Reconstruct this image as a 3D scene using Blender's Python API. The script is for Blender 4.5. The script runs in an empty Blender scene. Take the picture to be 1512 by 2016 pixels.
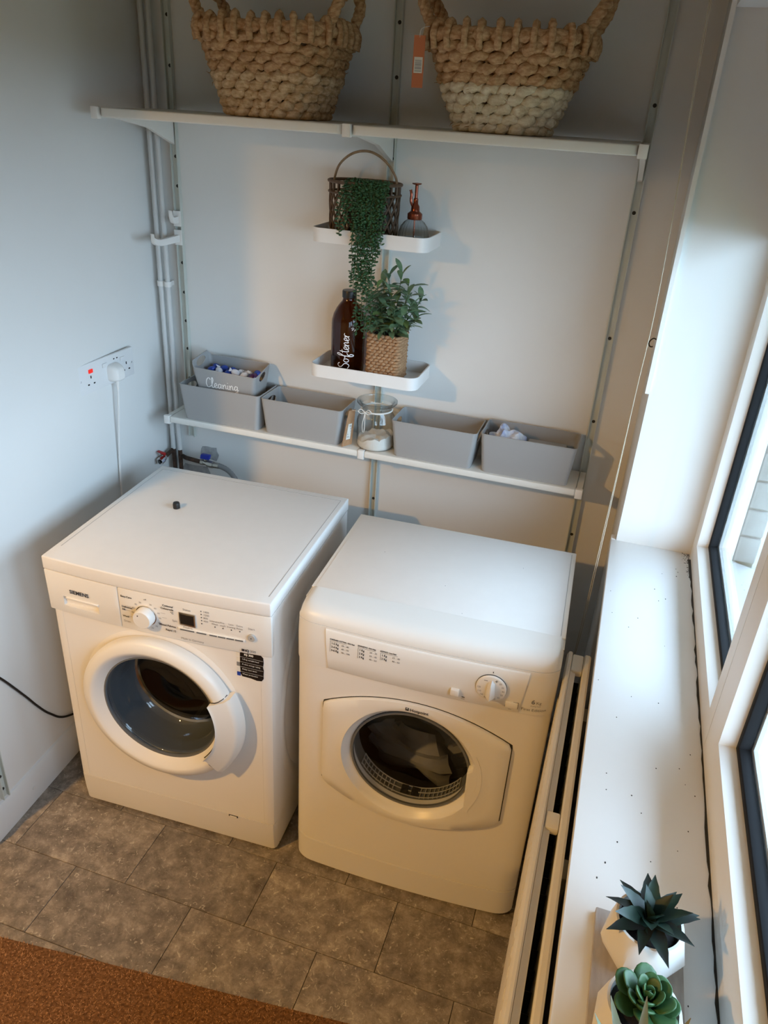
import bpy, bmesh, math, random
from mathutils import Vector, Matrix
PI = math.pi
random.seed(7)
S = bpy.context.scene
COL = S.collection
sin, cos = math.sin, math.cos

# ---------------------------------------------------------------- camera, sky, exposure
cam_d = bpy.data.cameras.new('camera')
cam = bpy.data.objects.new('camera', cam_d)
COL.objects.link(cam)
CAM = Vector((1.3755, -2.1748, 1.8616))
yaw, pit, rol = -0.2839, -0.4827, 0.063
F = Vector((sin(yaw) * cos(pit), cos(yaw) * cos(pit), sin(pit)))
Rt = Vector((cos(yaw), -sin(yaw), 0)); Up = Rt.cross(F)
R2 = cos(rol) * Rt + sin(rol) * Up; U2 = -sin(rol) * Rt + cos(rol) * Up
cam.matrix_world = Matrix(((R2.x, U2.x, -F.x, CAM.x), (R2.y, U2.y, -F.y, CAM.y), (R2.z, U2.z, -F.z, CAM.z), (0, 0, 0, 1)))
cam_d.sensor_fit = 'VERTICAL'; cam_d.sensor_height = 36; cam_d.lens = 36 * 1519.4 / 2016
cam_d.clip_start = 0.02; cam_d.clip_end = 200
S.camera = cam

SKY = 9.3
W = bpy.data.worlds.new('overcast_sky'); S.world = W; W.use_nodes = True
wn, wl = W.node_tree.nodes, W.node_tree.links
wn.clear()
wo = wn.new('ShaderNodeOutputWorld'); bg = wn.new('ShaderNodeBackground'); bg.inputs[1].default_value = SKY
tc = wn.new('ShaderNodeTexCoord'); sx = wn.new('ShaderNodeSeparateXYZ'); rp = wn.new('ShaderNodeValToRGB')
rp.color_ramp.elements[0].position = 0.0; rp.color_ramp.elements[0].color = (0.56, 0.76, 1.0, 1)
rp.color_ramp.elements[1].position = 0.9; rp.color_ramp.elements[1].color = (0.53, 0.735, 1.0, 1)
wl.new(tc.outputs['Generated'], sx.inputs[0]); wl.new(sx.outputs['Z'], rp.inputs[0])
wl.new(rp.outputs[0], bg.inputs[0]); wl.new(bg.outputs[0], wo.inputs[0])

LAMP = (-0.32, -2.37, 2.10); LAMP_W = 33
pl_ = bpy.data.lights.new('lamp_light', 'AREA'); pl_.shape = 'DISK'; pl_.size = 0.09; pl_.energy = LAMP_W; pl_.color = (1.0, 0.545, 0.14)
plo = bpy.data.objects.new('lamp_light', pl_); COL.objects.link(plo); plo.location = LAMP       # shines down out of the pendant's opaque shade
ar = bpy.data.lights.new('window_portal', 'AREA'); ar.shape = 'RECTANGLE'; ar.size = 2.2; ar.size_y = 1.2
ar.cycles.is_portal = True
aro = bpy.data.objects.new('window_portal', ar); COL.objects.link(aro)
aro.location = (1.725, -1.46, 1.50); aro.rotation_euler = (PI / 2, 0, PI / 2)   # emits towards -x
vs = S.view_settings
S.display_settings.display_device = 'sRGB'
vs.view_transform = 'Standard'; vs.look = 'None'; vs.gamma = 1; vs.use_curve_mapping = False
vs.exposure = 0.58

# ---------------------------------------------------------------- materials
def mat(name, col, rough=0.5, metal=0.0, spec=0.5, noise=None, bump=None, trans=0.0, ior=1.45, coat=0.0):
    """noise=(scale, colour2, amount[, stretch xyz]); bump=(scale, strength)"""
    m = bpy.data.materials.new(name); m.use_nodes = True
    n, l = m.node_tree.nodes, m.node_tree.links
    b = n['Principled BSDF']
    b.inputs['Base Color'].default_value = (*col, 1); b.inputs['Roughness'].default_value = rough
    b.inputs['Metallic'].default_value = metal; b.inputs['Specular IOR Level'].default_value = spec
    b.inputs['Transmission Weight'].default_value = trans; b.inputs['IOR'].default_value = ior
    b.inputs['Coat Weight'].default_value = coat
    t = n.new('ShaderNodeTexCoord')
    if noise:
        mp = n.new('ShaderNodeMapping'); l.new(t.outputs['Object'], mp.inputs[0])
        if len(noise) > 3: mp.inputs['Scale'].default_value = noise[3]
        nz = n.new('ShaderNodeTexNoise'); nz.inputs['Scale'].default_value = noise[0]; nz.inputs['Detail'].default_value = 6
        l.new(mp.outputs[0], nz.inputs[0])
        cr = n.new('ShaderNodeMapRange'); cr.inputs[1].default_value = 0.35; cr.inputs[2].default_value = 0.65
        cr.inputs[3].default_value = 0; cr.inputs[4].default_value = noise[2]
        l.new(nz.outputs[0], cr.inputs[0])
        mx = n.new('ShaderNodeMix'); mx.data_type = 'RGBA'
        mx.inputs[6].default_value = (*col, 1); mx.inputs[7].default_value = (*noise[1], 1)
        l.new(cr.outputs[0], mx.inputs[0]); l.new(mx.outputs[2], b.inputs['Base Color'])
    if bump:
        nb = n.new('ShaderNodeTexNoise'); nb.inputs['Scale'].default_value = bump[0]; nb.inputs['Detail'].default_value = 4
        l.new(t.outputs['Object'], nb.inputs[0])
        bp = n.new('ShaderNodeBump'); bp.inputs['Strength'].default_value = bump[1]; bp.inputs['Distance'].default_value = 0.002
        l.new(nb.outputs[0], bp.inputs['Height']); l.new(bp.outputs[0], b.inputs['Normal'])
    return m

def glass(name, tint=(1, 1, 1), rough=0.0, ior=1.45, amount=1.0, edge=1.0, power=4.0):
    """thin clear sheet: transparent with a Fresnel reflection"""
    m = bpy.data.materials.new(name); m.use_nodes = True
    n, l = m.node_tree.nodes, m.node_tree.links; n.clear()
    o = n.new('ShaderNodeOutputMaterial'); mx = n.new('ShaderNodeMixShader')
    lw = n.new('ShaderNodeLayerWeight'); lw.inputs[0].default_value = 0.5          # facing: 0 head-on, 1 at grazing, the same on both faces
    pw = n.new('ShaderNodeMath'); pw.operation = 'POWER'; pw.inputs[1].default_value = power
    f0 = ((ior - 1) / (ior + 1)) ** 2
    fr = n.new('ShaderNodeMapRange'); fr.inputs[3].default_value = f0; fr.inputs[4].default_value = 0.85 * amount
    l.new(lw.outputs['Facing'], pw.inputs[0]); l.new(pw.outputs[0], fr.inputs[0])
    tr = n.new('ShaderNodeBsdfTransparent'); tr.inputs[0].default_value = (*tint, 1)
    gl = n.new('ShaderNodeBsdfGlossy'); gl.inputs['Roughness'].default_value = rough
    l.new(fr.outputs[0], mx.inputs[0]); l.new(tr.outputs[0], mx.inputs[1]); l.new(gl.outputs[0], mx.inputs[2]); l.new(mx.outputs[0], o.inputs[0])
    if edge < 1:                      # thick walls: the longer path near the silhouette takes more light
        cm_ = n.new('ShaderNodeMix'); cm_.data_type = 'RGBA'; p2 = n.new('ShaderNodeMath'); p2.operation = 'POWER'; p2.inputs[1].default_value = 2.5
        cm_.inputs[6].default_value = (*tint, 1); cm_.inputs[7].default_value = (*[c * edge for c in tint], 1)
        l.new(lw.outputs['Facing'], p2.inputs[0]); l.new(p2.outputs[0], cm_.inputs[0]); l.new(cm_.outputs[2], tr.inputs[0])
    return m

M_ = {}
M_['wall'] = mat('painted_plaster', (0.76, 0.755, 0.73), 0.75, noise=(3.0, (0.73, 0.725, 0.70), 0.5), bump=(60, 0.08), spec=0.25)
M_['left_wall'] = mat('painted_left_plaster', (0.76, 0.76, 0.74), 0.7, noise=(2.5, (0.73, 0.73, 0.71), 0.5), bump=(60, 0.08), spec=0.25)
M_['ceiling'] = mat('ceiling_paint', (0.62, 0.61, 0.58), 0.9)
M_['enamel'] = mat('white_enamel', (0.80, 0.79, 0.77), 0.28, spec=0.5)
M_['enamel_top'] = mat('white_worktop_laminate', (0.80, 0.79, 0.77), 0.4, spec=0.4, noise=(30, (0.78, 0.77, 0.75), 0.6))
M_['plastic_white'] = mat('white_plastic', (0.80, 0.79, 0.76), 0.33)
M_['plastic_grey'] = mat('grey_plastic', (0.42, 0.42, 0.41), 0.4)
M_['seam'] = mat('dark_seam', (0.03, 0.028, 0.025), 0.8)
M_['gloss_black'] = mat('gloss_black', (0.012, 0.012, 0.013), 0.15)
M_['print_black'] = mat('black_print', (0.04, 0.04, 0.045), 0.6)
M_['print_grey'] = mat('grey_print', (0.22, 0.22, 0.23), 0.6)
M_['print_white'] = mat('white_print', (0.85, 0.85, 0.84), 0.6)
M_['rubber'] = mat('grey_rubber', (0.14, 0.15, 0.16), 0.45)
M_['steel'] = mat('steel', (0.62, 0.62, 0.63), 0.28, 1.0)
M_['drum'] = mat('drum_steel', (0.05, 0.05, 0.055), 0.45, 0.8)
M_['chrome'] = mat('chrome', (0.8, 0.8, 0.8), 0.12, 1.0)
M_['door_glass'] = glass('door_glass', (0.70, 0.74, 0.78), 0.02, 1.55)
M_['dryer_glass'] = glass('dryer_glass', (0.80, 0.82, 0.85), 0.02, 1.35)
M_['clear_glass'] = glass('clear_glass', (0.92, 0.945, 0.95), 0.03, 1.6, 0.8, 0.35, 2.6)
M_['water'] = glass('water', (0.95, 0.97, 0.98), 0.02, 1.33)
M_['pane'] = glass('window_glass', (0.96, 0.98, 0.97), 0.0, 1.4)
M_['shelf'] = mat('white_shelf_paint', (0.76, 0.75, 0.70), 0.42)
M_['upright'] = mat('aged_white_metal', (0.62, 0.65, 0.60), 0.45, noise=(40, (0.45, 0.47, 0.42), 0.55, (1, 1, 0.15)))
M_['pipe'] = mat('painted_pipe', (0.66, 0.67, 0.66), 0.45, noise=(25, (0.42, 0.42, 0.40), 0.6, (1, 1, 0.1)))
M_['tray'] = mat('white_tray_metal', (0.80, 0.79, 0.77), 0.4)
M_['bin'] = mat('grey_storage_plastic', (0.335, 0.335, 0.33), 0.5, bump=(180, 0.05))
M_['sill'] = mat('white_sill_gloss', (0.80, 0.80, 0.79), 0.3, noise=(8, (0.76, 0.76, 0.74), 0.4))
M_['upvc'] = mat('white_window_plastic', (0.80, 0.79, 0.76), 0.3)
M_['gasket'] = mat('black_gasket', (0.014, 0.015, 0.017), 0.75, spec=0.2)
M_['radiator'] = mat('radiator_enamel', (0.76, 0.73, 0.66), 0.35)
M_['brown_weave'] = mat('brown_seagrass', (0.42, 0.235, 0.115), 0.85, noise=(75, (0.66, 0.44, 0.25), 0.95, (1, 1, 2.2)), bump=(220, 0.6), spec=0.2)
M_['tan_weave'] = mat('tan_seagrass', (0.52, 0.34, 0.185), 0.85, noise=(65, (0.80, 0.62, 0.41), 0.95, (1, 1, 2.2)), bump=(220, 0.6), spec=0.2)
M_['cream_weave'] = mat('cream_seagrass', (0.68, 0.56, 0.38), 0.85, noise=(60, (0.88, 0.79, 0.61), 0.9, (1, 1, 2.2)), bump=(220, 0.6), spec=0.2)
M_['rattan'] = mat('dark_rattan', (0.085, 0.05, 0.028), 0.6, noise=(90, (0.16, 0.10, 0.06), 0.8))
M_['rattan_handle'] = mat('rattan_handle_cane', (0.20, 0.13, 0.07), 0.6, noise=(90, (0.30, 0.20, 0.12), 0.8))
M_['planter_weave'] = mat('planter_reed', (0.30, 0.165, 0.08), 0.7, noise=(80, (0.46, 0.28, 0.15), 0.9, (1, 1, 3)), bump=(200, 0.4))
M_['amber'] = glass('amber_glass', (0.27, 0.125, 0.040), 0.03, 1.5)
M_['black_cap'] = mat('black_cap_plastic', (0.015, 0.014, 0.014), 0.35)
M_['copper'] = mat('copper_plastic', (0.20, 0.055, 0.03), 0.22, 0.75)
M_['kraft'] = mat('kraft_card', (0.40, 0.21, 0.10), 0.8, noise=(120, (0.46, 0.26, 0.14), 0.7))
M_['paper'] = mat('paper_label', (0.78, 0.74, 0.66), 0.7)
M_['twine'] = mat('white_twine', (0.75, 0.73, 0.68), 0.9)
M_['powder'] = mat('white_powder', (0.82, 0.78, 0.72), 0.9, bump=(120, 0.7))
M_['leaf_dark'] = mat('trailing_leaf', (0.014, 0.052, 0.016), 0.45, noise=(60, (0.03, 0.10, 0.035), 0.9))
M_['leaf_mid'] = mat('shrub_leaf', (0.085, 0.165, 0.085), 0.45, noise=(50, (0.17, 0.27, 0.15), 0.9))
M_['leaf_light'] = mat('shrub_young_leaf', (0.17, 0.23, 0.06), 0.5, noise=(50, (0.10, 0.17, 0.06), 0.9))
M_['stem'] = mat('plant_stem', (0.06, 0.09, 0.03), 0.6)
M_['aloe'] = mat('aloe_leaf', (0.007, 0.017, 0.013), 0.45, noise=(40, (0.012, 0.032, 0.018), 0.9))
M_['aloe_tip'] = mat('aloe_outer_leaf', (0.014, 0.011, 0.012), 0.45, noise=(40, (0.010, 0.024, 0.015), 0.9))
M_['rosette'] = mat('rosette_leaf', (0.016, 0.060, 0.018), 0.45, noise=(60, (0.045, 0.115, 0.035), 0.8))
M_['spike'] = mat('spiky_leaf', (0.16, 0.19, 0.10), 0.5, noise=(60, (0.22, 0.14, 0.11), 0.8))
M_['soil'] = mat('dark_soil', (0.012, 0.010, 0.009), 0.95, bump=(200, 0.9))
M_['pot'] = mat('matt_white_ceramic', (0.76, 0.75, 0.72), 0.55)
M_['plank'] = mat('grey_stone_board', (0.36, 0.33, 0.31), 0.7, noise=(35, (0.47, 0.43, 0.40), 0.9, (3, 0.6, 1)), bump=(90, 0.3))
M_['skirting'] = mat('skirting_gloss', (0.70, 0.71, 0.71), 0.35)
M_['socket'] = mat('socket_plastic', (0.74, 0.75, 0.75), 0.35)
M_['cord_black'] = mat('black_cable', (0.008, 0.008, 0.009), 0.45)
M_['red'] = mat('red_lever', (0.42, 0.02, 0.02), 0.4)
M_['blue'] = mat('blue_lever', (0.012, 0.03, 0.30), 0.4)
M_['brass'] = mat('dull_nickel', (0.45, 0.43, 0.38), 0.35, 0.9)
M_['copper_pipe'] = mat('stained_copper', (0.10, 0.055, 0.035), 0.6, 0.4, noise=(60, (0.03, 0.02, 0.015), 0.9))
M_['hose'] = mat('grey_hose', (0.22, 0.22, 0.22), 0.55)
M_['bare_plaster'] = mat('bare_plaster_patch', (0.30, 0.30, 0.30), 0.9, noise=(50, (0.45, 0.45, 0.44), 0.9))
M_['shade'] = mat('lamp_shade', (0.7, 0.65, 0.55), 0.8)
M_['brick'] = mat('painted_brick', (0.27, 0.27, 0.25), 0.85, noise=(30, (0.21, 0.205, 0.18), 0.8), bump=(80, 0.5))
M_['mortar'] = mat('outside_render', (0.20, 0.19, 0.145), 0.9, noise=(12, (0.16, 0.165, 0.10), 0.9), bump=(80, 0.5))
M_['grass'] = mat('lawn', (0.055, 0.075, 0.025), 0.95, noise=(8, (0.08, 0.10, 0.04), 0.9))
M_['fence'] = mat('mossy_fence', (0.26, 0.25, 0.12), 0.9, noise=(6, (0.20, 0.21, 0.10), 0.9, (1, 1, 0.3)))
M_['cloth'] = mat('printed_cloth', (0.78, 0.79, 0.82), 0.9, noise=(38, (0.22, 0.30, 0.58), 0.8))
M_['wrap_white'] = mat('clear_wrap', (0.70, 0.72, 0.78), 0.2)
M_['wrap_blue'] = mat('blue_tablet', (0.02, 0.06, 0.36), 0.2)
M_['wrap_purple'] = mat('purple_tablet', (0.07, 0.02, 0.10), 0.25)

def neon():
    m = bpy.data.materials.new('lit_neon_rocker'); m.use_nodes = True
    b = m.node_tree.nodes['Principled BSDF']; b.inputs['Base Color'].default_value = (0.6, 0.02, 0.01, 1)
    b.inputs['Emission Color'].default_value = (1, 0.02, 0.01, 1); b.inputs['Emission Strength'].default_value = 0.35
    return m
M_['neon'] = neon()
def bulb():
    m = bpy.data.materials.new('lit_bulb'); m.use_nodes = True
    b = m.node_tree.nodes['Principled BSDF']; b.inputs['Emission Color'].default_value = (1, .6, .25, 1); b.inputs['Emission Strength'].default_value = 20
    return m
M_['bulb'] = bulb()

def tile_mat(dx):
    m = bpy.data.materials.new('stone_effect_vinyl'); m.use_nodes = True
    n, l = m.node_tree.nodes, m.node_tree.links; b = n['Principled BSDF']
    t = n.new('ShaderNodeTexCoord'); oi = n.new('ShaderNodeObjectInfo')
    ad = n.new('ShaderNodeVectorMath'); ad.operation = 'ADD'
    sc = n.new('ShaderNodeVectorMath'); sc.operation = 'SCALE'; sc.inputs[3].default_value = 23.0
    cx = n.new('ShaderNodeCombineXYZ'); l.new(oi.outputs['Random'], cx.inputs[0]); l.new(oi.outputs['Random'], cx.inputs[1])
    l.new(cx.outputs[0], sc.inputs[0]); l.new(t.outputs['Object'], ad.inputs[0]); l.new(sc.outputs[0], ad.inputs[1])
    a = n.new('ShaderNodeTexNoise'); a.inputs['Scale'].default_value = 17; a.inputs['Detail'].default_value = 12; a.inputs['Roughness'].default_value = 0.78; a.inputs['Distortion'].default_value = 0.25
    c = n.new('ShaderNodeTexNoise'); c.inputs['Scale'].default_value = 75; c.inputs['Detail'].default_value = 5; c.inputs['Distortion'].default_value = 1.6
    for q in (a, c): l.new(ad.outputs[0], q.inputs[0])
    r = n.new('ShaderNodeValToRGB'); e = r.color_ramp.elements
    e[0].position = 0.30; e[0].color = (0.075, 0.060, 0.049, 1); e[1].position = 0.70; e[1].color = (0.46, 0.40, 0.335, 1)
    k = e.new(0.47); k.color = (0.185, 0.158, 0.132, 1); k = e.new(0.56); k.color = (0.27, 0.232, 0.195, 1)
    l.new(a.outputs[0], r.inputs[0])
    r2 = n.new('ShaderNodeMapRange'); r2.inputs[1].default_value = 0.60; r2.inputs[2].default_value = 0.72; r2.inputs[4].default_value = 0.7
    l.new(c.outputs[0], r2.inputs[0])
    mx = n.new('ShaderNodeMix'); mx.data_type = 'RGBA'; mx.inputs[7].default_value = (0.60, 0.54, 0.45, 1)
    l.new(r2.outputs[0], mx.inputs[0]); l.new(r.outputs[0], mx.inputs[6])
    hv = n.new('ShaderNodeHueSaturation'); mr = n.new('ShaderNodeMapRange'); mr.inputs[3].default_value = 0.86; mr.inputs[4].default_value = 1.14
    l.new(oi.outputs['Random'], mr.inputs[0]); l.new(mr.outputs[0], hv.inputs['Value']); l.new(mx.outputs[2], hv.inputs['Color'])
    l.new(hv.outputs[0], b.inputs['Base Color'])
    b.inputs['Roughness'].default_value = 0.5
    bp = n.new('ShaderNodeBump'); bp.inputs['Strength'].default_value = 0.25; bp.inputs['Distance'].default_value = 0.002
    l.new(a.outputs[0], bp.inputs['Height']); l.new(bp.outputs[0], b.inputs['Normal'])
    return m
M_['tile'] = tile_mat(0)

# ---------------------------------------------------------------- mesh helpers
class Mesh:
    def __init__(s): s.v = []; s.f = []; s.mi = []; s.m = 0
    def add(s, vs, fs):
        k = len(s.v); s.v += [tuple(x) for x in vs]
        for f in fs: s.f.append(tuple(k + i for i in f)); s.mi.append(s.m)
        return s
    def box(s, a, b):
        x0, y0, z0 = a; x1, y1, z1 = b
        return s.add([(x0, y0, z0), (x1, y0, z0), (x1, y1, z0), (x0, y1, z0), (x0, y0, z1), (x1, y0, z1), (x1, y1, z1), (x0, y1, z1)],
                     [(0, 3, 2, 1), (4, 5, 6, 7), (0, 1, 5, 4), (1, 2, 6, 5), (2, 3, 7, 6), (3, 0, 4, 7)])
    def loft(s, loops, cap0=True, cap1=True, closed=True):
        n = len(loops[0]); vs = [p for L in loops for p in L]; fs = []
        for i in range(len(loops) - 1):
            for j in range(n if closed else n - 1):
                k = (j + 1) % n
                fs.append((i * n + j, i * n + k, (i + 1) * n + k, (i + 1) * n + j))
        if cap0: fs.append(tuple(range(n))[::-1])
        if cap1: fs.append(tuple((len(loops) - 1) * n + j for j in range(n)))
        return s.add(vs, fs)
    def tube(s, path, r, n=8, cap=True, closed=False, flat=1.0):
        P = [Vector(p) for p in path]; m = len(P); loops = []; prev = None
        for i in range(m):
            if closed: t = P[(i + 1) % m] - P[i - 1]
            else: t = P[min(i + 1, m - 1)] - P[max(i - 1, 0)]
            if t.length < 1e-9: t = Vector((0, 0, 1))
            t.normalize()
            if prev is None:
                a = Vector((0, 0, 1)) if abs(t.z) < .9 else Vector((1, 0, 0))
                u = t.cross(a).normalized()
            else:
                u = prev - t * prev.dot(t)
                u = u.normalized() if u.length > 1e-6 else t.orthogonal().normalized()
            prev = u; w = t.cross(u); rr = r[i] if isinstance(r, (list, tuple)) else r
            loops.append([P[i] + rr * (u * cos(2 * PI * j / n) + w * sin(2 * PI * j / n) * flat) for j in range(n)])
        if closed:
            loops.append(loops[0]); return s.loft(loops, False, False)
        return s.loft(loops, cap, cap)
    def lathe(s, prof, n=32, o=(0, 0, 0), axis='z', cap=True, sx=1.0, sy=1.0):
        """prof: (radius, height); axis z = up, y = into depth (+y)"""
        loops = []
        for r, h in prof:
            L = []
            for j in range(n):
                a = 2 * PI * j / n
                if axis == 'z': L.append((o[0] + r * cos(a) * sx, o[1] + r * sin(a) * sy, o[2] + h))
                elif axis == 'y': L.append((o[0] + r * cos(a) * sx, o[1] + h, o[2] + r * sin(a) * sy))
                else: L.append((o[0] + h, o[1] + r * cos(a) * sx, o[2] + r * sin(a) * sy))
            loops.append(L)
        return s.loft(loops, cap, cap)
    def prism(s, poly, y0, y1, plane='xz'):
        f = {'xz': lambda p, d: (p[0], d, p[1]), 'xy': lambda p, d: (p[0], p[1], d), 'yz': lambda p, d: (d, p[0], p[1])}[plane]
        return s.loft([[f(p, y0) for p in poly], [f(p, y1) for p in poly]])
    def ball(s, c, r, n=8, m=5, sq=(1, 1, 1), rot=None):
        loops = []
        for i in range(m + 1):
            t = PI * (0.02 + 0.96 * i / m)
            L = []
            for j in range(n):
                p = Vector((r * sin(t) * cos(2 * PI * j / n) * sq[0], r * sin(t) * sin(2 * PI * j / n) * sq[1], -r * cos(t) * sq[2]))
                if rot: p = rot @ p
                L.append(Vector(c) + p)
            loops.append(L)
        return s.loft(loops)
    def map(s, fn): s.v = [tuple(fn(Vector(p))) for p in s.v]; return s
    def mesh(s, name, mats, bevel=0, seg=2, ang=35, smooth=True):
        me = bpy.data.meshes.new(name); me.from_pydata(s.v, [], s.f)
        if not isinstance(mats, (list, tuple)): mats = [mats]
        for m in mats: me.materials.append(m)
        for p, i in zip(me.polygons, s.mi): p.material_index = i
        bm = bmesh.new(); bm.from_mesh(me)
        bmesh.ops.recalc_face_normals(bm, faces=bm.faces)
        if bevel:
            es = [e for e in bm.edges if len(e.link_faces) == 2 and e.calc_face_angle(0) > math.radians(40)]
            bmesh.ops.bevel(bm, geom=es, offset=bevel, segments=seg, profile=0.5, affect='EDGES', clamp_overlap=True)
        bm.to_mesh(me); bm.free()
        if smooth:
            me.shade_smooth(); me.set_sharp_from_angle(angle=math.radians(ang))
        return me

def obj(name, m, mats, parent=None, bevel=0, seg=2, ang=35, smooth=True, loc=None, rot=None, label=None):
    me = m if isinstance(m, bpy.types.Mesh) else m.mesh(name, mats, bevel, seg, ang, smooth)
    o = bpy.data.objects.new(name, me); COL.objects.link(o)
    if parent: o.parent = parent
    if loc: o.location = loc
    if rot: o.rotation_euler = rot
    if label: o['label'] = label
    return o

def thing(name, label, cat, loc=(0, 0, 0), rz=0, group=None):
    o = bpy.data.objects.new(name, None); COL.objects.link(o); o.empty_display_size = 0.05
    o.location = loc; o.rotation_euler = (0, 0, rz)
    return tag(o, label, cat, group)
def tag(o, label, cat, group=None):
    o['label'] = label; o['category'] = cat
    if group: o['group'] = group
    return o
def struct(o, label=None):
    o['kind'] = 'structure'
    if label: o['label'] = label
    return o
def cut(o, cutters):
    """boolean difference, baked into the object's own mesh (cutters in the object's local frame)"""
    a = bpy.data.objects.new('tmp_a', o.data); COL.objects.link(a)
    tmp = []
    for c in cutters:
        me = c.mesh('tmp', [], smooth=False) if isinstance(c, Mesh) else c
        b = bpy.data.objects.new('tmp_b', me); COL.objects.link(b); tmp.append(b)
        md = a.modifiers.new('b', 'BOOLEAN'); md.operation = 'DIFFERENCE'; md.object = b; md.solver = 'EXACT'
    dg = bpy.context.evaluated_depsgraph_get()
    me = bpy.data.meshes.new_from_object(a.evaluated_get(dg)); me.name = o.data.name
    o.data = me
    for q in [a] + tmp: bpy.data.objects.remove(q)
    me.shade_smooth(); me.set_sharp_from_angle(angle=math.radians(35))
    return o

def rrect(w, d, r, n=5, cx=0, cy=0):
    P = []
    for sx_, sy_, a0 in ((1, 1, 0), (-1, 1, PI / 2), (-1, -1, PI), (1, -1, 1.5 * PI)):
        for i in range(n + 1):
            a = a0 + PI / 2 * i / n
            P.append((cx + sx_ * (w / 2 - r) + r * cos(a), cy + sy_ * (d / 2 - r) + r * sin(a)))
    return P
def catmull(P, k=6, closed=False):
    P = [Vector(p) for p in P]; n = len(P); out = []
    rng = range(n if closed else n - 1)
    for i in rng:
        if closed: a, b, c, d = P[i - 1], P[i], P[(i + 1) % n], P[(i + 2) % n]
        else: a, b, c, d = P[max(i - 1, 0)], P[i], P[i + 1], P[min(i + 2, n - 1)]
        for j in range(k):
            t = j / k
            out.append(0.5 * ((2 * b) + (c - a) * t + (2 * a - 5 * b + 4 * c - d) * t * t + (3 * b - a - 3 * c + d) * t ** 3))
    if not closed: out.append(P[-1])
    return out

_font_cache = {}
def text_mesh(s, size, align='LEFT', bold=0.0):
    """flat text as (verts, faces), x right, y up"""
    k = (s, size, align, bold)
    if k in _font_cache: return _font_cache[k]
    cu = bpy.data.curves.new('t', 'FONT'); cu.body = s; cu.size = size; cu.align_x = align; cu.resolution_u = 2; cu.offset = bold
    o = bpy.data.objects.new('t', cu); COL.objects.link(o)
    dg = bpy.context.evaluated_depsgraph_get()
    me = bpy.data.meshes.new_from_object(o.evaluated_get(dg))
    r = ([tuple(v.co) for v in me.vertices], [tuple(p.vertices) for p in me.polygons])
    bpy.data.objects.remove(o); bpy.data.curves.remove(cu); bpy.data.meshes.remove(me)
    _font_cache[k] = r
    return r
def put_text(m, s, u, z, size, front, align='LEFT', bold=0.0, sx=1.0):
    vs, fs = text_mesh(s, size, align, bold)
    return m.add([(u + x * sx, front(u + x * sx, z + y) - 0.0006, z + y) for x, y, _ in vs], fs)
def put_rect(m, u0, z0, u1, z1, front, off=0.0006):
    k = 4
    for i in range(k):
        a, b = u0 + (u1 - u0) * i / k, u0 + (u1 - u0) * (i + 1) / k
        m.add([(a, front(a, z0) - off, z0), (b, front(b, z0) - off, z0), (b, front(b, z1) - off, z1), (a, front(a, z1) - off, z1)], [(0, 1, 2, 3)])
    return m

GL = {
 'S': (1.15, [[(1.0, 1.75), (.7, 2.1), (.25, 1.85), (.3, 1.35), (.85, .85), (.9, .3), (.5, -.1), (.0, .2)]]),
 'o': (1.0, [[(.6, .85), (.3, .95), (.05, .5), (.2, .05), (.5, .05), (.7, .5), (.6, .85), (1.0, .75)]]),
 'f': (.8, [[(0, .6), (.4, 1.2), (.72, 2.0), (.55, 2.3), (.35, 1.8), (.25, .6), (.15, -.6), (.35, -.95), (.55, -.4), (.35, .05), (.8, .4)]]),
 't': (.65, [[(.35, 1.8), (.25, .6), (.35, .05), (.65, .25)], [(0, 1.2), (.7, 1.35)]]),
 'e': (.75, [[(0, .35), (.45, .55), (.5, .9), (.25, .98), (.05, .5), (.25, .02), (.75, .3)]]),
 'n': (.95, [[(.02, .95), (.1, 0)], [(.1, .45), (.4, .95), (.6, .8), (.62, .15), (.95, .3)]]),
 'r': (.8, [[(.02, .95), (.1, 0)], [(.1, .45), (.35, .95), (.7, .9)]]),
 'C': (1.05, [[(.95, 1.6), (.7, 2.0), (.25, 1.6), (.05, .7), (.35, .02), (1.0, .4)]]),
 'l': (.6, [[(0, .35), (.42, 1.5), (.38, 2.1), (.2, 1.8), (.12, .3), (.3, .0), (.6, .3)]]),
 'a': (.95, [[(.62, .8), (.33, .98), (.05, .5), (.22, .02), (.58, .5)], [(.66, .95), (.62, .15), (.95, .25)]]),
 'i': (.45, [[(.1, .9), (.1, .1), (.45, .25)], [(.12, 1.32), (.16, 1.42)]]),
 'g': (.9, [[(.62, .8), (.33, .98), (.05, .5), (.22, .05), (.58, .5)], [(.66, .95), (.58, -.6), (.28, -.95), (.05, -.6), (.9, .25)]]),
}
def script_ribbon(word, h, w, fn):
    """handwritten word; h = x-height; fn maps (x, y) to a point; returns a Mesh of thin ribbons"""
    m = Mesh(); x0 = 0
    for ch in word:
        adv, strokes = GL[ch]
        for st in strokes:
            P = catmull([(x0 + x, y, 0) for x, y in st], 6)
            L, R_ = [], []
            for i, p in enumerate(P):
                t = (P[min(i + 1, len(P) - 1)] - P[max(i - 1, 0)])
                t = t.normalized() if t.length > 1e-6 else Vector((1, 0, 0))
                q = Vector((-t.y, t.x, 0)) * w * (0.75 + 0.55 * abs(t.y))
                L.append(fn((p.x + q.x) * h, (p.y + q.y) * h)); R_.append(fn((p.x - q.x) * h, (p.y - q.y) * h))
            n = len(P)
            m.add(L + R_, [(i, i + 1, n + i + 1, n + i) for i in range(n - 1)])
        x0 += adv
    return m, x0 * h

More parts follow.
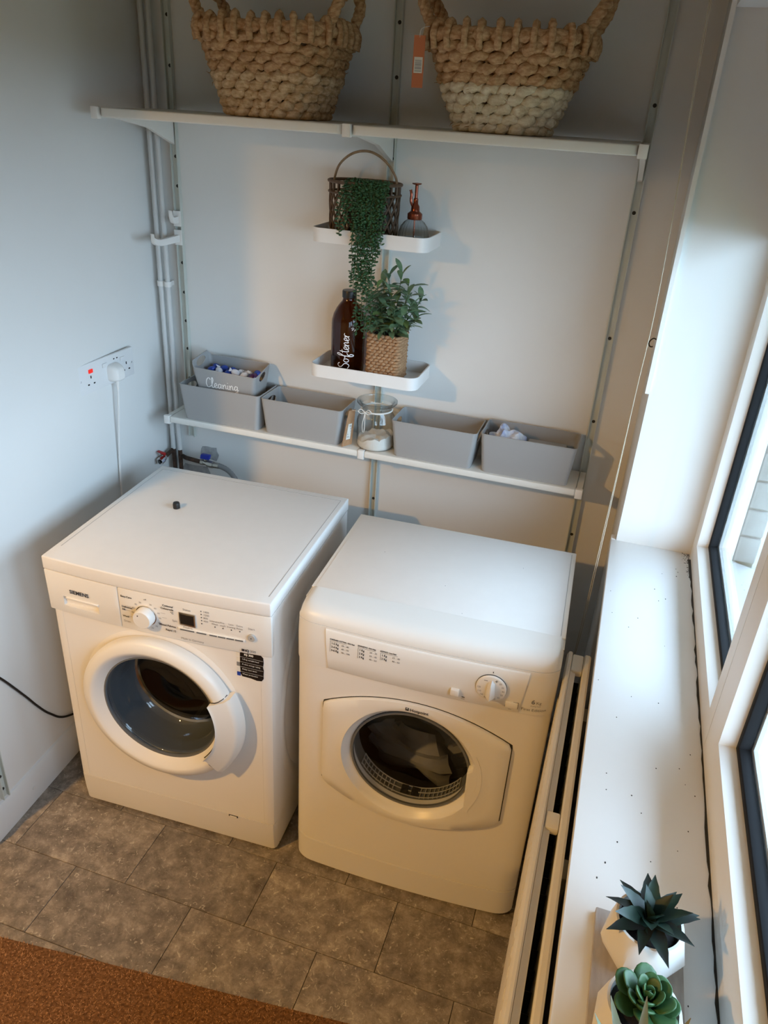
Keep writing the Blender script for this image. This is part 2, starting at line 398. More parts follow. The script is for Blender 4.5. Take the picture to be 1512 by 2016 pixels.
# ================================================================ THE SETTING
LA = math.radians(2.4)
def LW(s, off, z):
    """point on the left wall: s metres from the back corner towards the camera, off metres out from its face"""
    return (-0.05 + s * sin(LA) + off * cos(LA), -s * cos(LA) + off * sin(LA), z)
def lw_box(m, s0, s1, o0, o1, z0, z1):
    P = [LW(s, o, z) for z in (z0, z1) for s, o in ((s0, o0), (s1, o0), (s1, o1), (s0, o1))]
    return m.add(P, [(0, 3, 2, 1), (4, 5, 6, 7), (0, 1, 5, 4), (1, 2, 6, 5), (2, 3, 7, 6), (3, 0, 4, 7)])
CEIL = 2.45; XR = 1.462; XF = 1.64; YW = -0.372; ZS = 0.93
struct(obj('wall_back', Mesh().box((-0.3, 0, -0.02), (1.9, 0.12, CEIL)), M_['wall']))
m = Mesh(); lw_box(m, -0.06, 1.10, -0.11, 0, -0.02, CEIL)
wall_left = struct(obj('wall_left', m, M_['left_wall']))
floor = struct(obj('floor', Mesh().box((-2.3, -4.1, -0.03), (1.9, 0.1, -0.004)), M_['seam']))
rows = [-0.065 - 0.2 * k for k in range(-1, 12)]
tile_cache = {}
for r, y1 in enumerate(rows):
    y0 = y1 - 0.2
    off = 0.05 if round((-0.865 - y1) / 0.2) % 2 == 0 else 0.25
    for k in range(-1, 5):
        xa = off + 0.35 * k; xb = xa + 0.35
        xa = max(xa, -0.10); xb = min(xb, 1.46); 
        if xb - xa < 0.02: continue
        yb = min(y1, 0.0)
        key = (round(xb - xa, 3), round(yb - y0, 3))
        if yb - y0 < 0.02: continue
        if key not in tile_cache:
            tile_cache[key] = Mesh().box((0.0007, 0.0007, -0.004), (xb - xa - 0.0007, yb - y0 - 0.0007, 0)).mesh('floor_tile', M_['tile'], bevel=0.0008, seg=1)
        obj('floor_tile', tile_cache[key], None, floor, loc=(xa, y0, 0))
struct(obj('ceiling', Mesh().box((-2.3, -4.1, CEIL), (1.9, 0.12, CEIL + 0.05)), M_['ceiling']))
struct(obj('wall_front', Mesh().box((-2.3, -4.2, -0.02), (1.9, -4.1, CEIL)), M_['wall']))
struct(obj('wall_far_left', Mesh().box((-2.4, -4.2, -0.02), (-2.3, 0, CEIL)), M_['wall']))
struct(obj('wall_kitchen', Mesh().box((-2.3, -0.98, -0.02), (-0.125, -0.86, CEIL)), M_['wall']))
# right wall with the window opening
WZ0, WZ1, WY1 = 0.905, 2.06, -2.56
wall_right = struct(obj('wall_right', Mesh().box((XR, -4.1, -0.02), (1.735, 0.0, CEIL)), M_['wall']))
cut(wall_right, [Mesh().box((XR - 0.1, WY1, WZ0), (1.95, YW, WZ1))])
# skirting
P = [(0, 0), (0.013, 0), (0.013, 0.092), (0.006, 0.105), (0, 0.108)]
m = Mesh().loft([[LW(s, o, z) for o, z in P] for s in (0, 1.10)])
bl = struct(obj('baseboard_left', m, M_['skirting']), 'white painted skirting board along the left wall')
m = Mesh().prism([(LW(0.92, 0, 0)[1] + 0.006 * cos(a) * 1.0, 0.05 + 0.007 * sin(a)) for a in [2 * PI * i / 16 for i in range(16)]], LW(0.92, 0.0125, 0)[0], LW(0.92, 0.0150, 0)[0], 'yz')
obj('screw_cover', m, M_['skirting'], bl)
# window sill
m = Mesh().box((1.449, WY1 - 0.02, 0.905), (XF + 0.02, YW + 0.0, ZS))
m.box((1.449, YW, 0.905), (XR - 0.0005, YW + 0.028, ZS))
sill = struct(obj('trim_1', m, M_['sill'], bevel=0.002), 'deep white gloss window sill with dark specks')
m = Mesh()
rs = random.Random(3)
for i in range(46):
    x, y = rs.uniform(1.455, 1.63), rs.uniform(-1.75, -0.45); q = rs.uniform(0.0006, 0.0013)
    m.lathe([(q, 0.0), (q * .5, 0.0006)], 6, (x, y, ZS), sx=1, sy=rs.uniform(1, 2.2))
for i in range(160):       # mildew in the far corner by the frame
    t_ = rs.random() ** 1.6
    x, y = 1.637 - abs(rs.gauss(0, 0.006)) * (1.3 - t_), YW - 0.003 - 0.13 * t_; q = rs.uniform(0.0004, 0.0011)
    m.lathe([(q, 0.0), (q * .5, 0.0004)], 5, (x, y, ZS), sx=rs.uniform(.8, 1.6), sy=rs.uniform(1, 2.2))
o = obj('dirt_speck', m, M_['seam'], sill); o['kind'] = 'stuff'
m = Mesh(); pts = []
for i in range(60):
    y = YW - 0.03 - i * 0.021; pts.append((XF - 0.001 - rs.uniform(0, 0.0035) - (0.003 if i < 5 else 0), y))
m.loft([[(x, y, ZS - .002), (XF + .004, y, ZS - .002), (XF + .004, y, ZS + 0.0012), (x, y, ZS + 0.0012)] for x, y in pts])
obj('cracked_joint', m, M_['seam'], sill)

# windows: fixed light, then an opening casement, then another fixed light; frames stand at x = XF
FZ0, FZ1 = ZS, WZ1
def frame_ring(m, ya, yb, z0, z1, w, x0, x1, dep):
    """four mitred rails; the inner edge slopes from the room face down to the glass"""
    o = [(ya, z0), (yb, z0), (yb, z1), (ya, z1)]
    s = 1 if yb > ya else -1
    i1 = [(ya + s * w, z0 + w), (yb - s * w, z0 + w), (yb - s * w, z1 - w), (ya + s * w, z1 - w)]
    b = w + dep
    i2 = [(ya + s * b, z0 + b), (yb - s * b, z0 + b), (yb - s * b, z1 - b), (ya + s * b, z1 - b)]
    L = [[(x1, y, z) for y, z in o], [(x0, y, z) for y, z in o], [(x0 + 0.002, y, z) for y, z in i1], [(x0 + 0.026, y, z) for y, z in i2], [(x1, y, z) for y, z in i2], [(x1, y, z) for y, z in o]]
    return m.loft(L, False, False)
def rail_ring(m, ya, yb, z0, z1, w, x0, x1):
    s = 1 if yb > ya else -1
    o = [(ya, z0), (yb, z0), (yb, z1), (ya, z1)]; i = [(ya + s * w, z0 + w), (yb - s * w, z0 + w), (yb - s * w, z1 - w), (ya + s * w, z1 - w)]
    return m.loft([[(x1, *q) for q in o], [(x0, *q) for q in o], [(x0, *q) for q in i], [(x1, *q) for q in i], [(x1, *q) for q in o]], False, False)
def window(n, ya, yb, sash, lab):
    r = struct(obj('window_%d' % n, frame_ring(Mesh(), ya, yb, FZ0, FZ1, 0.050, XF, XF + 0.07, 0.006), M_['upvc'], ang=20), lab)
    a, b, z0, z1 = ya - 0.050, yb + 0.050, FZ0 + 0.050, FZ1 - 0.050
    x = XF
    if sash:
        a, b, z0, z1 = ya - 0.034, yb + 0.034, FZ0 + 0.040, FZ1 - 0.034; x = XF - 0.004
        obj('sash', frame_ring(Mesh(), a, b, z0, z1, 0.052, x, XF + 0.06, 0.003), M_['upvc'], r, ang=20)
        a, b, z0, z1 = a - 0.052, b + 0.052, z0 + 0.052, z1 - 0.052
    obj('gasket', rail_ring(Mesh(), a - 0.003, b + 0.003, z0 + 0.003, z1 - 0.003, 0.012, x + 0.026, x + 0.044), M_['gasket'], r, bevel=0.002)
    obj('pane', Mesh().box((x + 0.040, b, z0), (x + 0.044, a, z1)), M_['pane'], r)
    obj('outer_bead', rail_ring(Mesh(), a - 0.004, b + 0.004, z0 + 0.004, z1 - 0.004, 0.016, x + 0.046, x + 0.066), M_['upvc'], r)
    return r
window(1, YW, -1.070, False, 'narrow white fixed window beside the far reveal')
window(2, -1.0715, -1.81, True, 'white opening casement window nearest the camera')
window(3, -1.8115, WY1, False, 'white fixed window behind the camera')
# outside: sill, brick reveal, wall beyond, lawn
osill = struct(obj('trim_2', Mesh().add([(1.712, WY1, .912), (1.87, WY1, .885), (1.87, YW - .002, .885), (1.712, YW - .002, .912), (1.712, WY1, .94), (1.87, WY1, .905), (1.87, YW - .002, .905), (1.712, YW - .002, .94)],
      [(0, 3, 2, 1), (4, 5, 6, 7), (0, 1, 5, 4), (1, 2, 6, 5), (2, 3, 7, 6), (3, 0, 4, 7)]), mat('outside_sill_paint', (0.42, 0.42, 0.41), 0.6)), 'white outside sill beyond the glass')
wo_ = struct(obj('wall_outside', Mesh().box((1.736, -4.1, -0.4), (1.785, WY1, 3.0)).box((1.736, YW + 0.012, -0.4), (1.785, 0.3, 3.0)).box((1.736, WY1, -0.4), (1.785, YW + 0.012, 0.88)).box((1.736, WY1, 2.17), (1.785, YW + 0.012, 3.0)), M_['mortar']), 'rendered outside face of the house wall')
bk = Mesh().box((0, 0, 0), (0.050, 0.011, 0.066)).mesh('brick', M_['brick'], bevel=0.002, seg=1)
bk2 = Mesh().box((0, 0, 0), (0.0475, 0.011, 0.066)).mesh('brick', M_['brick'], bevel=0.002, seg=1)
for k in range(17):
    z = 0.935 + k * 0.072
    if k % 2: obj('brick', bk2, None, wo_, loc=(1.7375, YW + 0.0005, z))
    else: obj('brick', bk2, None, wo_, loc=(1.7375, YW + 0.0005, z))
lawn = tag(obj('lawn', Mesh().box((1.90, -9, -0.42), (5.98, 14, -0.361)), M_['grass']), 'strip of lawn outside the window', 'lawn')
fence = thing('garden_fence', 'mossy timber fence seen through the far window pane', 'fence', (1.85, 2.4, -0.36))
fb = Mesh().box((0, 0, 0), (0.145, 0.022, 1.75)).mesh('fence_board', M_['fence'], bevel=0.003, seg=1)
for i in range(27): obj('fence_board', fb, None, fence, loc=(i * 0.15 - 0.1, 0.004 * (i % 2), 0))

low_sky_screen = thing('skylight_screen_wall', 'unseen rendered wall added beyond the lawn to hold back low skylight', 'wall', (6.0, 0, -0.36))  # unseen wall, added to block daylight arriving near the horizon
obj('wall_body', Mesh().box((0, -9, 0), (0.22, 12, 1.15)), M_['mortar'], low_sky_screen)
obj('coping', Mesh().box((-0.04, -9, 1.15), (0.26, 12, 1.21)), M_['brick'], low_sky_screen)
struct(obj('trim_3', Mesh().box((1.787, -4.0, 2.10), (2.38, 2.2, 2.16)), mat('skylight_baffle_grey', (0.35, 0.34, 0.32), 0.8)), 'unseen flat slab added over the window outside to cut high skylight')  # unseen overhang, added to dim steep skylight on the sill and dryer top
rbl = thing('roller_blind', 'white roller blind drawn part of the way down the window', 'blind', (1.629, -1.46, 2.03))
obj('fabric', Mesh().box((-0.0006, -1.085, -0.340), (0.0006, 1.080, 0.0)), mat('blind_fabric', (0.62, 0.60, 0.56), 0.9), rbl)
obj('bottom_bar', Mesh().box((-0.005, -1.085, -0.362), (0.005, 1.080, -0.3405)), M_['upvc'], rbl, bevel=0.002)
obj('roller', Mesh().tube([(-0.004, -1.085, 0.012), (-0.004, 1.080, 0.012)], 0.0115, 12), M_['upvc'], rbl)
struct(obj('wall_lamp_baffle', Mesh().box((-0.11, -4.1, 2.07), (0.0, -1.11, CEIL)), M_['wall']))  # unseen beam, added to keep lamp light off the upper back wall

# ================================================================ RADIATOR
RX0, RX1, RY0, RY1, RZ = 1.397, 1.452, -0.70, -2.05, 0.80
rad = thing('radiator', 'long white double panel radiator under the window sill', 'radiator', (1.425, -1.3, 0.18))
rad_o = Vector(rad.location)
def rl(m): return m.map(lambda p: p - rad_o)
P = [(1.397, 0.18), (1.397, 0.790), (1.401, 0.799), (1.406, 0.800), (1.409, 0.797), (1.4095, 0.780), (1.4095, 0.18)]
m = Mesh().loft([[(x, y, z) for x, z in P] for y in (RY0, RY1)])
obj('front_panel', rl(m), M_['radiator'], rad)
rib = Mesh().prism([(-0.012, 0.0), (-0.007, -0.0022), (0.007, -0.0022), (0.012, 0.0)], 0.24, 0.74, 'xy').mesh('panel_rib', M_['radiator'])
for k in range(39): obj('panel_rib', rib, None, rad, loc=(1.397 - rad_o.x, RY0 - 0.035 - 0.0335 * k - rad_o.y, -rad_o.z), rot=(0, 0, -PI / 2))
P = [(1.435, 0.18), (1.435, 0.795), (1.438, 0.799), (1.446, 0.799), (1.450, 0.795), (1.450, 0.18)]
m = Mesh().loft([[(x, y, z) for x, z in P] for y in (RY0, RY1)])
obj('rear_panel', rl(m), M_['radiator'], rad)
for a, b in ((RY0, RY0 - 0.062), (-1.166, -1.204), (-1.66, -1.70), (-2.0, RY1)):
    obj('top_bridge', rl(Mesh().box((1.4097, b, 0.780), (1.4348, a, 0.796))), M_['radiator'], rad, bevel=0.004)
m = Mesh().loft([[(x, y, z) for x, z in [(1.4097, 0.775), (1.4097, 0.793), (1.421, 0.789), (1.421, 0.775)]] for y in (RY0 - 0.01, RY1 + 0.01)])
obj('top_lip', rl(m), M_['radiator'], rad)
m = Mesh()
for k in range(40): m.box((1.4215, RY0 - 0.03 - k * 0.033, 0.25), (1.434, RY0 - 0.031 - k * 0.033, 0.74))
o = obj('convector_fin', rl(m), M_['seam'], rad); o['kind'] = 'stuff'
m = Mesh().tube([(1.42, RY0 - .05, 0.20), (1.42, RY0 - .05, 0.0)], 0.0075, 10)
obj('supply_pipe', rl(m), M_['copper_pipe'], rad)
for y in (-1.25, -1.95, -0.85): obj('wall_bracket', rl(Mesh().box((1.4502, y, 0.5), (1.4618, y + 0.04, 0.74))), M_['radiator'], rad)

# ================================================================ LAMP in the next room (out of view; its light is the warm light)
lt = thing('pendant_lamp', 'warm pendant lamp hanging in the adjoining room', 'lamp', (LAMP[0], LAMP[1], CEIL))
obj('cord', Mesh().tube([(0, 0, 0), (0, 0, -0.24)], 0.003), M_['cord_black'], lt)
obj('lamp_shade', Mesh().lathe([(0.02, -0.27), (0.075, -0.33), (0.080, -0.36), (0.077, -0.36), (0.072, -0.332), (0.018, -0.275)], 28, cap=False), M_['shade'], lt)
obj('lamp_holder', Mesh().lathe([(0.018, -0.24), (0.02, -0.30)], 16), M_['black_cap'], lt)

# ================================================================ WASHING MACHINE (front loader on the left)
wm = thing('washing_machine', 'white front loading washing machine on the left with round grey glass door', 'washing machine', (0.1353, -0.8713, 0), 0.0415)
WD = 0.565
def wf(u, z=0): return -0.006 - 0.012 * (1 - ((u - 0.3) / 0.3) ** 2)          # bowed control panel
def wl(u, z=0): return -0.007 - 0.012 * (1 - ((u - 0.3) / 0.3) ** 2)
def bowed(u0, u1, z0, z1, front, back, n=14, tilt=0.0):
    m = Mesh(); L = []
    for i in range(n + 1):
        u = u0 + (u1 - u0) * i / n
        L.append([(u, front(u) + tilt, z0), (u, front(u), z1), (u, back, z1), (u, back, z0)])
    return m.loft(L)
# cabinet: U-shaped shell with softly rounded front uprights
P = [(0.0, WD), (0.0, 0.02), (0.004, 0.006), (0.014, 0.0), (0.03, 0.0), (0.03, 0.012), (0.012, 0.012), (0.006, 0.02), (0.006, WD - 0.006),
     (0.594, WD - 0.006), (0.594, 0.02), (0.588, 0.012), (0.57, 0.012), (0.57, 0.0), (0.586, 0.0), (0.596, 0.006), (0.60, 0.02), (0.60, WD)]
def shell_poly(P, z0, z1):
    """extruded open channel as a closed prism"""
    return Mesh().prism(P, z0, z1, 'xy')
def shell_lv(z, d): return [(x, y + (d if y < 0.03 else 0), z) for x, y in P]
obj('cabinet', Mesh().loft([shell_lv(0.012, 0.020), shell_lv(0.114, 0.012), shell_lv(0.116, 0.0), shell_lv(0.808, 0.0)]), M_['enamel'], wm)
C0 = (0.297, 0.463)
fp = obj('front_panel', Mesh().box((0.0305, 0.0003, 0.1165), (0.5695, 0.0115, 0.805)), M_['enamel'], wm)
cut(fp, [Mesh().lathe([(0.178, -0.05), (0.178, 0.05)], 64, (C0[0], 0, C0[1]), 'y')])
# raised pressed ring behind the door, seen as a soft step below it
obj('door_recess', Mesh().lathe([(0.179, 0.0115), (0.179, -0.004), (0.186, -0.0055), (0.215, -0.0035), (0.226, 0.0), (0.226, 0.0005), (0.20, 0.002)], 64, (C0[0], 0, C0[1]), 'y', cap=False), M_['enamel'], wm)
def kick(z, d): return [(x, y + d, z) for x, y in ((0.0, 0.024), (0.0015, 0.010), (0.006, 0.003), (0.014, 0.0), (0.586, 0.0), (0.594, 0.003), (0.5985, 0.010), (0.60, 0.024))]
obj('kick_panel', Mesh().loft([kick(0.012, 0.0085), kick(0.060, 0.003), kick(0.1140, 0.0)]), M_['enamel'], wm)
for x in (0.05, 0.55):
    for y in (0.06, 0.50): obj('foot', Mesh().lathe([(0.02, 0.0), (0.02, 0.008), (0.008, 0.012), (0.008, 0.02)], 16, (x, y, 0.0)), M_['black_cap'], wm)
m = Mesh().box((0.465, -0.0018, 0.108), (0.492, -0.001, 0.1145)); fl = obj('filter_flap_slot', m, M_['seam'], wm)
obj('flap_catch', Mesh().box((0.468, -0.0035, 0.1085), (0.489, -0.0012, 0.1125)), M_['plastic_white'], wm, bevel=0.0008)
# lid with inset top sheet
m = bowed(-0.002, 0.602, 0.811, 0.848, wl, WD + 0.004)
lid = obj('lid', m, M_['enamel_top'], wm, bevel=0.004, seg=3)
L = [(0.014, 0.055), (0.586, 0.055), (0.586, WD - 0.020), (0.014, WD - 0.020)]
def groove(poly, z, w=0.0016):
    n = len(poly); cx = sum(p[0] for p in poly) / n; cy = sum(p[1] for p in poly) / n
    o = [(x + (w if x > cx else -w), y + (w if y > cy else -w)) for x, y in poly]
    return Mesh().loft([[(x, y, z) for x, y in poly], [(x, y, z + .0004) for x, y in poly], [(x, y, z + .0004) for x, y in o], [(x, y, z) for x, y in o]], False, False)
# open U-shaped joint (front edge is fused with the lid)
for a, b in (((0.014, 0.05), (0.0155, WD - 0.02)), ((0.5845, 0.02), (0.586, WD - 0.02)), ((0.014, WD - 0.0215), (0.586, WD - 0.02))):
    obj('top_joint', Mesh().box((a[0], a[1], 0.8478), (b[0], b[1], 0.8484)), M_['plastic_grey'], lid)
# control fascia and detergent drawer
fas = obj('control_panel', bowed(0.2095, 0.601, 0.692, 0.8095, wf, 0.012, tilt=0.003), M_['plastic_white'], wm, bevel=0.002)
dr = obj('detergent_drawer', bowed(-0.001, 0.2075, 0.692, 0.8095, wf, 0.012, tilt=0.003), M_['plastic_white'], wm, bevel=0.002)
cut(dr, [Mesh().loft([[(0.040, -0.05, 0.742 - 0.008 * 0), (0.150, -0.05, 0.742), (0.150, -0.05, 0.708), (0.040, -0.05, 0.708)],
                     [(0.046, -0.002, 0.742), (0.146, -0.002, 0.742), (0.146, 0.004, 0.716), (0.046, 0.004, 0.716)]])])
obj('drawer_handle', bowed(0.055, 0.149, 0.7385, 0.7425, lambda u: wf(u) - 0.002, wf(0.1) + 0.010, 4), M_['plastic_white'], dr, bevel=0.001)
m = put_text(Mesh(), 'SIEMENS', 0.0685, 0.7575, 0.0150, wf, bold=0.0004, sx=1.0)
obj('maker_lettering', m, M_['print_black'], dr, smooth=False)
# knob with dial print
kx, kz = 0.283, 0.748
kf = wf(kx)
obj('knob_collar', Mesh().lathe([(0.0275, 0.004), (0.0275, -0.002), (0.026, -0.0025), (0.026, 0.004)], 40, (kx, kf, kz), 'y', cap=False), M_['chrome'], fas)
kn = obj('programme_knob', Mesh().lathe([(0.0252, 0.003), (0.0252, -0.014), (0.0242, -0.021), (0.022, -0.0235), (0.0, -0.0238)], 40, (kx, kf, kz), 'y'), M_['plastic_white'], fas)
obj('knob_mark', Mesh().lathe([(0.0017, 0.0), (0.0017, -0.0004)], 10, (kx - 0.009, kf - 0.0236, kz + 0.011), 'y'), M_['print_black'], fas)
m = Mesh()
for i, s_ in enumerate(['', '30', '40', '60', '90', '60', '40', '30', 'C', '30', '40', '60', '90', '60', '40', '30']):
    a = PI / 2 - 2 * PI * i / 16
    if s_: put_text(m, s_, kx + 0.0365 * cos(a), kz + 0.0365 * sin(a) - 0.0022, 0.0068, wf, 'CENTER')
for a_ in (0.4, 0.1, -0.4, 2.8, 3.1, 3.5):
    put_rect(m, kx + 0.043 * cos(a_), kz + 0.043 * sin(a_), kx + 0.043 * cos(a_) + (0.012 if cos(a_) > 0 else -0.012), kz + 0.043 * sin(a_) + 0.0006, wf)
put_text(m, 'off', kx, kz + 0.043, 0.0075, wf, 'CENTER')
put_text(m, 'Spin', 0.352, 0.7475, 0.0080, wf, 'LEFT')
put_text(m, 'Status', 0.392, 0.7860, 0.0085, wf, 'CENTER')
put_text(m, 'Finish in', 0.392, 0.7345, 0.0075, wf, 'CENTER')
put_text(m, 'Start', 0.553, 0.7660, 0.0085, wf, 'CENTER')
for u, a, b in ((0.462, 'Intensive', 'Wash'), (0.482, 'Pre-', 'wash'), (0.503, 'Less', 'Ironing'), (0.524, 'Extra', 'Rinse')):
    put_text(m, a, u, 0.7690 + (0.0 if u > .47 else 0.0), 0.0072, wf, 'CENTER'); put_text(m, b, u, 0.7612, 0.0072, wf, 'CENTER')
put_text(m, 'Made in Germany', 0.372, 0.7005, 0.0082, wf)
put_text(m, 'Drain', 0.219, 0.7145, 0.0082, wf)
for k, s_ in enumerate(('1400', '1200', '800', '400')): put_text(m, s_, 0.434, 0.7905 - 0.0088 * k, 0.0076, wf)
obj('fine_print', m, M_['print_grey'], fas, smooth=False)
m = Mesh()
for s_, u, z in (('Easy-Care', 0.217, 0.7865), ('Delicates/', 0.217, 0.7565), ('Silk', 0.217, 0.7485), ('Wool', 0.217, 0.7290)):
    put_text(m, s_, u, z, 0.0074, wf, bold=0.0002)
for s_, u, z in (('Cottons/', 0.357, 0.7860), ('Coloureds', 0.357, 0.7775), ('\u00b0C', 0.357, 0.7685), ('Mixed Fabrics', 0.360, 0.7290), ('Rapid 15', 0.360, 0.7165)):
    put_text(m, s_, u, z, 0.0078, wf, 'RIGHT', bold=0.0002)
for k in range(5):
    z = 0.7930 - 0.0088 * k
    m.lathe([(0.0016, 0), (0.0014, -0.0005)], 8, (0.4285, wf(.4285), z), 'y')
for u in (0.462, 0.482, 0.503, 0.524): m.lathe([(0.0017, 0), (0.0015, -0.0005)], 8, (u, wf(u), 0.7555), 'y')
obj('bold_print', m, M_['print_black'], fas, smooth=False)
m = put_rect(Mesh(), 0.527, 0.7000, 0.534, 0.7070, wf); put_text(m, 'iQ', 0.5355, 0.7000, 0.0098, wf, bold=0.0005); put_text(m, '300', 0.548, 0.7000, 0.0098, wf)
obj('model_print', m, M_['print_black'], fas, smooth=False)
dsp = obj('display', Mesh().box((0.371, wf(.39) - 0.0022, 0.7425), (0.413, wf(.39) + 0.004, 0.7795)), M_['steel'], fas, bevel=0.001)
obj('display_screen', Mesh().box((0.3745, wf(.39) - 0.0027, 0.7475), (0.4095, wf(.39), 0.7750)), M_['gloss_black'], dsp)
obj('button_strip', bowed(0.366, 0.536, 0.7270, 0.7330, lambda u: wf(u) - 0.0015, -0.008, 10), M_['plastic_white'], fas, bevel=0.0006)
for a, b in ((0.372, 0.4085), (0.4145, 0.4395), (0.4475, 0.4665), (0.4690, 0.4880), (0.4905, 0.5095), (0.5120, 0.5320)):
    obj('button', bowed(a, b, 0.7285, 0.7318, lambda u: wf(u) - 0.0024, -0.010, 3), M_['rubber'], fas)
sb = obj('start_button', Mesh().lathe([(0.0095, 0.003), (0.0095, -0.003), (0.0085, -0.004), (0.0, -0.0042)], 28, (0.553, wf(.553), 0.744), 'y'), M_['plastic_grey'], fas)
obj('start_lamp', Mesh().lathe([(0.0017, 0), (0.0015, -0.0005)], 8, (0.553, wf(.553) - 0.0042, 0.744), 'y'), M_['print_black'], sb)
# peeling black sticker below the fascia
stk = [(0.517, 0.684), (0.520, 0.690), (0.570, 0.690), (0.577, 0.683), (0.578, 0.668), (0.576, 0.654), (0.578, 0.645), (0.577, 0.631), (0.577, 0.620), (0.572, 0.612), (0.560, 0.610), (0.545, 0.613), (0.521, 0.614), (0.517, 0.622), (0.516, 0.65)]
st = obj('information_sticker', Mesh().prism(stk, -0.0012, -0.0001), M_['gloss_black'], wm, smooth=False)
fl0 = lambda u, z=0: -0.0012
m = Mesh()
put_text(m, 'iQ 300', 0.528, 0.680, 0.0085, fl0, bold=.0003)
for k, s_ in enumerate(('1-8 kg variable load', 'A class energy rating', 'Delay start timer', 'Water protection')):
    put_text(m, s_, 0.522, 0.6660 - 0.0150 * k, 0.0056, fl0)
    put_rect(m, 0.517, 0.6735 - 0.0150 * k, 0.577, 0.6740 - 0.0150 * k, fl0)
obj('sticker_print', m, M_['print_white'], st, smooth=False)
for k in range(5): obj('sticker_icon', Mesh().box((0.5075, -0.001, 0.673 - 0.0148 * k), (0.5165, -0.0001, 0.6845 - 0.0148 * k)), (M_['paper'], M_['paper'], M_['print_grey'], M_['socket'], M_['wrap_blue'])[k], st)
# door
dc = (C0[0], 0, C0[1])
ring = obj('door', Mesh().lathe([(0.160, -0.012), (0.158, -0.022), (0.162, -0.026), (0.177, -0.040), (0.184, -0.045), (0.190, -0.0465), (0.208, -0.0400), (0.2140, -0.034), (0.2155, -0.022), (0.214, -0.008), (0.165, -0.006)], 96, dc, 'y', cap=False), M_['plastic_white'], wm, ang=50)
def arc_block(r0, r1, a0, a1, f0, f1, n=18):
    L = []
    for i in range(n + 1):
        a = a0 + (a1 - a0) * i / n; e = min(1, 4 * min(i, n - i) / n + .35)
        q = [(r0, f0 + .004), (r0, f1 - .006), (r0 + .006, f1), (r1 - .016, f1 + .001), (r1 - .003, f1 + .012), (r1, f0 - .004), (r1 - .004, f0)]
        L.append([(C0[0] + r * cos(a), y, C0[1] + r * sin(a)) for r, y in q])
    return Mesh().loft(L)
hd = obj('door_handle', arc_block(0.171, 0.2335, math.radians(26.5), math.radians(-40), -0.008, -0.0505), M_['plastic_white'], ring, ang=50)
m = Mesh()
gaps = [m]
m.tube([(C0[0] + 0.1700 * cos(a), -0.0415, C0[1] + 0.1700 * sin(a)) for a in [math.radians(28 - 69 * i / 20) for i in range(21)]], 0.0013, 6)
for a in (27.4, -40.9):
    a = math.radians(a); m = Mesh(); gaps.append(m)
    m.tube([(C0[0] + r * cos(a), y, C0[1] + r * sin(a)) for r, y in ((0.170, -0.040), (0.180, -0.0445), (0.192, -0.0480), (0.203, -0.0462), (0.2115, -0.038), (0.216, -0.022))], 0.0011, 6)
for m in gaps: obj('handle_gap', m, M_['seam'], ring)
obj('door_glass', Mesh().lathe([(0.1600, -0.020), (0.156, -0.019), (0.150, -0.008), (0.143, 0.025), (0.137, 0.060), (0.126, 0.078), (0.105, 0.088), (0.06, 0.093), (0.0, 0.094)], 64, dc, 'y', cap=False), M_['door_glass'], ring, ang=60)
obj('glass_rim', Mesh().lathe([(0.1605, -0.013), (0.1605, -0.0245), (0.1565, -0.0245), (0.1555, -0.016)], 64, dc, 'y', cap=False), M_['rubber'], ring)
obj('door_gasket', Mesh().lathe([(0.1785, 0.006), (0.166, 0.000), (0.1625, -0.008), (0.1605, -0.006), (0.160, 0.020), (0.157, 0.055), (0.150, 0.085), (0.143, 0.094), (0.150, 0.100), (0.19, 0.105)], 64, dc, 'y', cap=False), M_['rubber'], wm)
obj('drum_lip', Mesh().lathe([(0.143, 0.094), (0.137, 0.097), (0.1345, 0.102), (0.139, 0.108)], 64, dc, 'y', cap=False), M_['chrome'], wm)
dm = obj('drum', Mesh().lathe([(0.141, 0.107), (0.225, 0.112), (0.235, 0.125), (0.235, 0.42), (0.20, 0.44), (0.0, 0.445)], 64, dc, 'y', cap=False), M_['drum'], wm)
for k in range(3):
    a = 2 * PI * k / 3 + 0.5
    c_ = (C0[0] + 0.215 * cos(a), C0[1] + 0.215 * sin(a))
    obj('drum_paddle', Mesh().tube([(c_[0], 0.15, c_[1]), (c_[0], 0.40, c_[1])], 0.02, 8), M_['drum'], dm)
# side pressing on the right-hand flank
m = Mesh().loft([[(x, WD * 0.5 + r * cos(a) * 0.72, 0.42 + r * sin(a)) for a in [2 * PI * i / 40 for i in range(40)]] for x, r in ((0.6002, 0.33), (0.6035, 0.315), (0.6035, 0.30), (0.6003, 0.285))], False, False)
obj('side_pressing', m, M_['enamel'], wm)
# cap lying on the lid
tag(obj('bottle_cap', Mesh().lathe([(0.0095, 0), (0.0098, 0.012), (0.0085, 0.0165), (0.0, 0.017)], 20), M_['black_cap'], loc=(0.298, -0.530, 0.8481)), 'tiny black cap standing on top of the washing machine', 'cap')

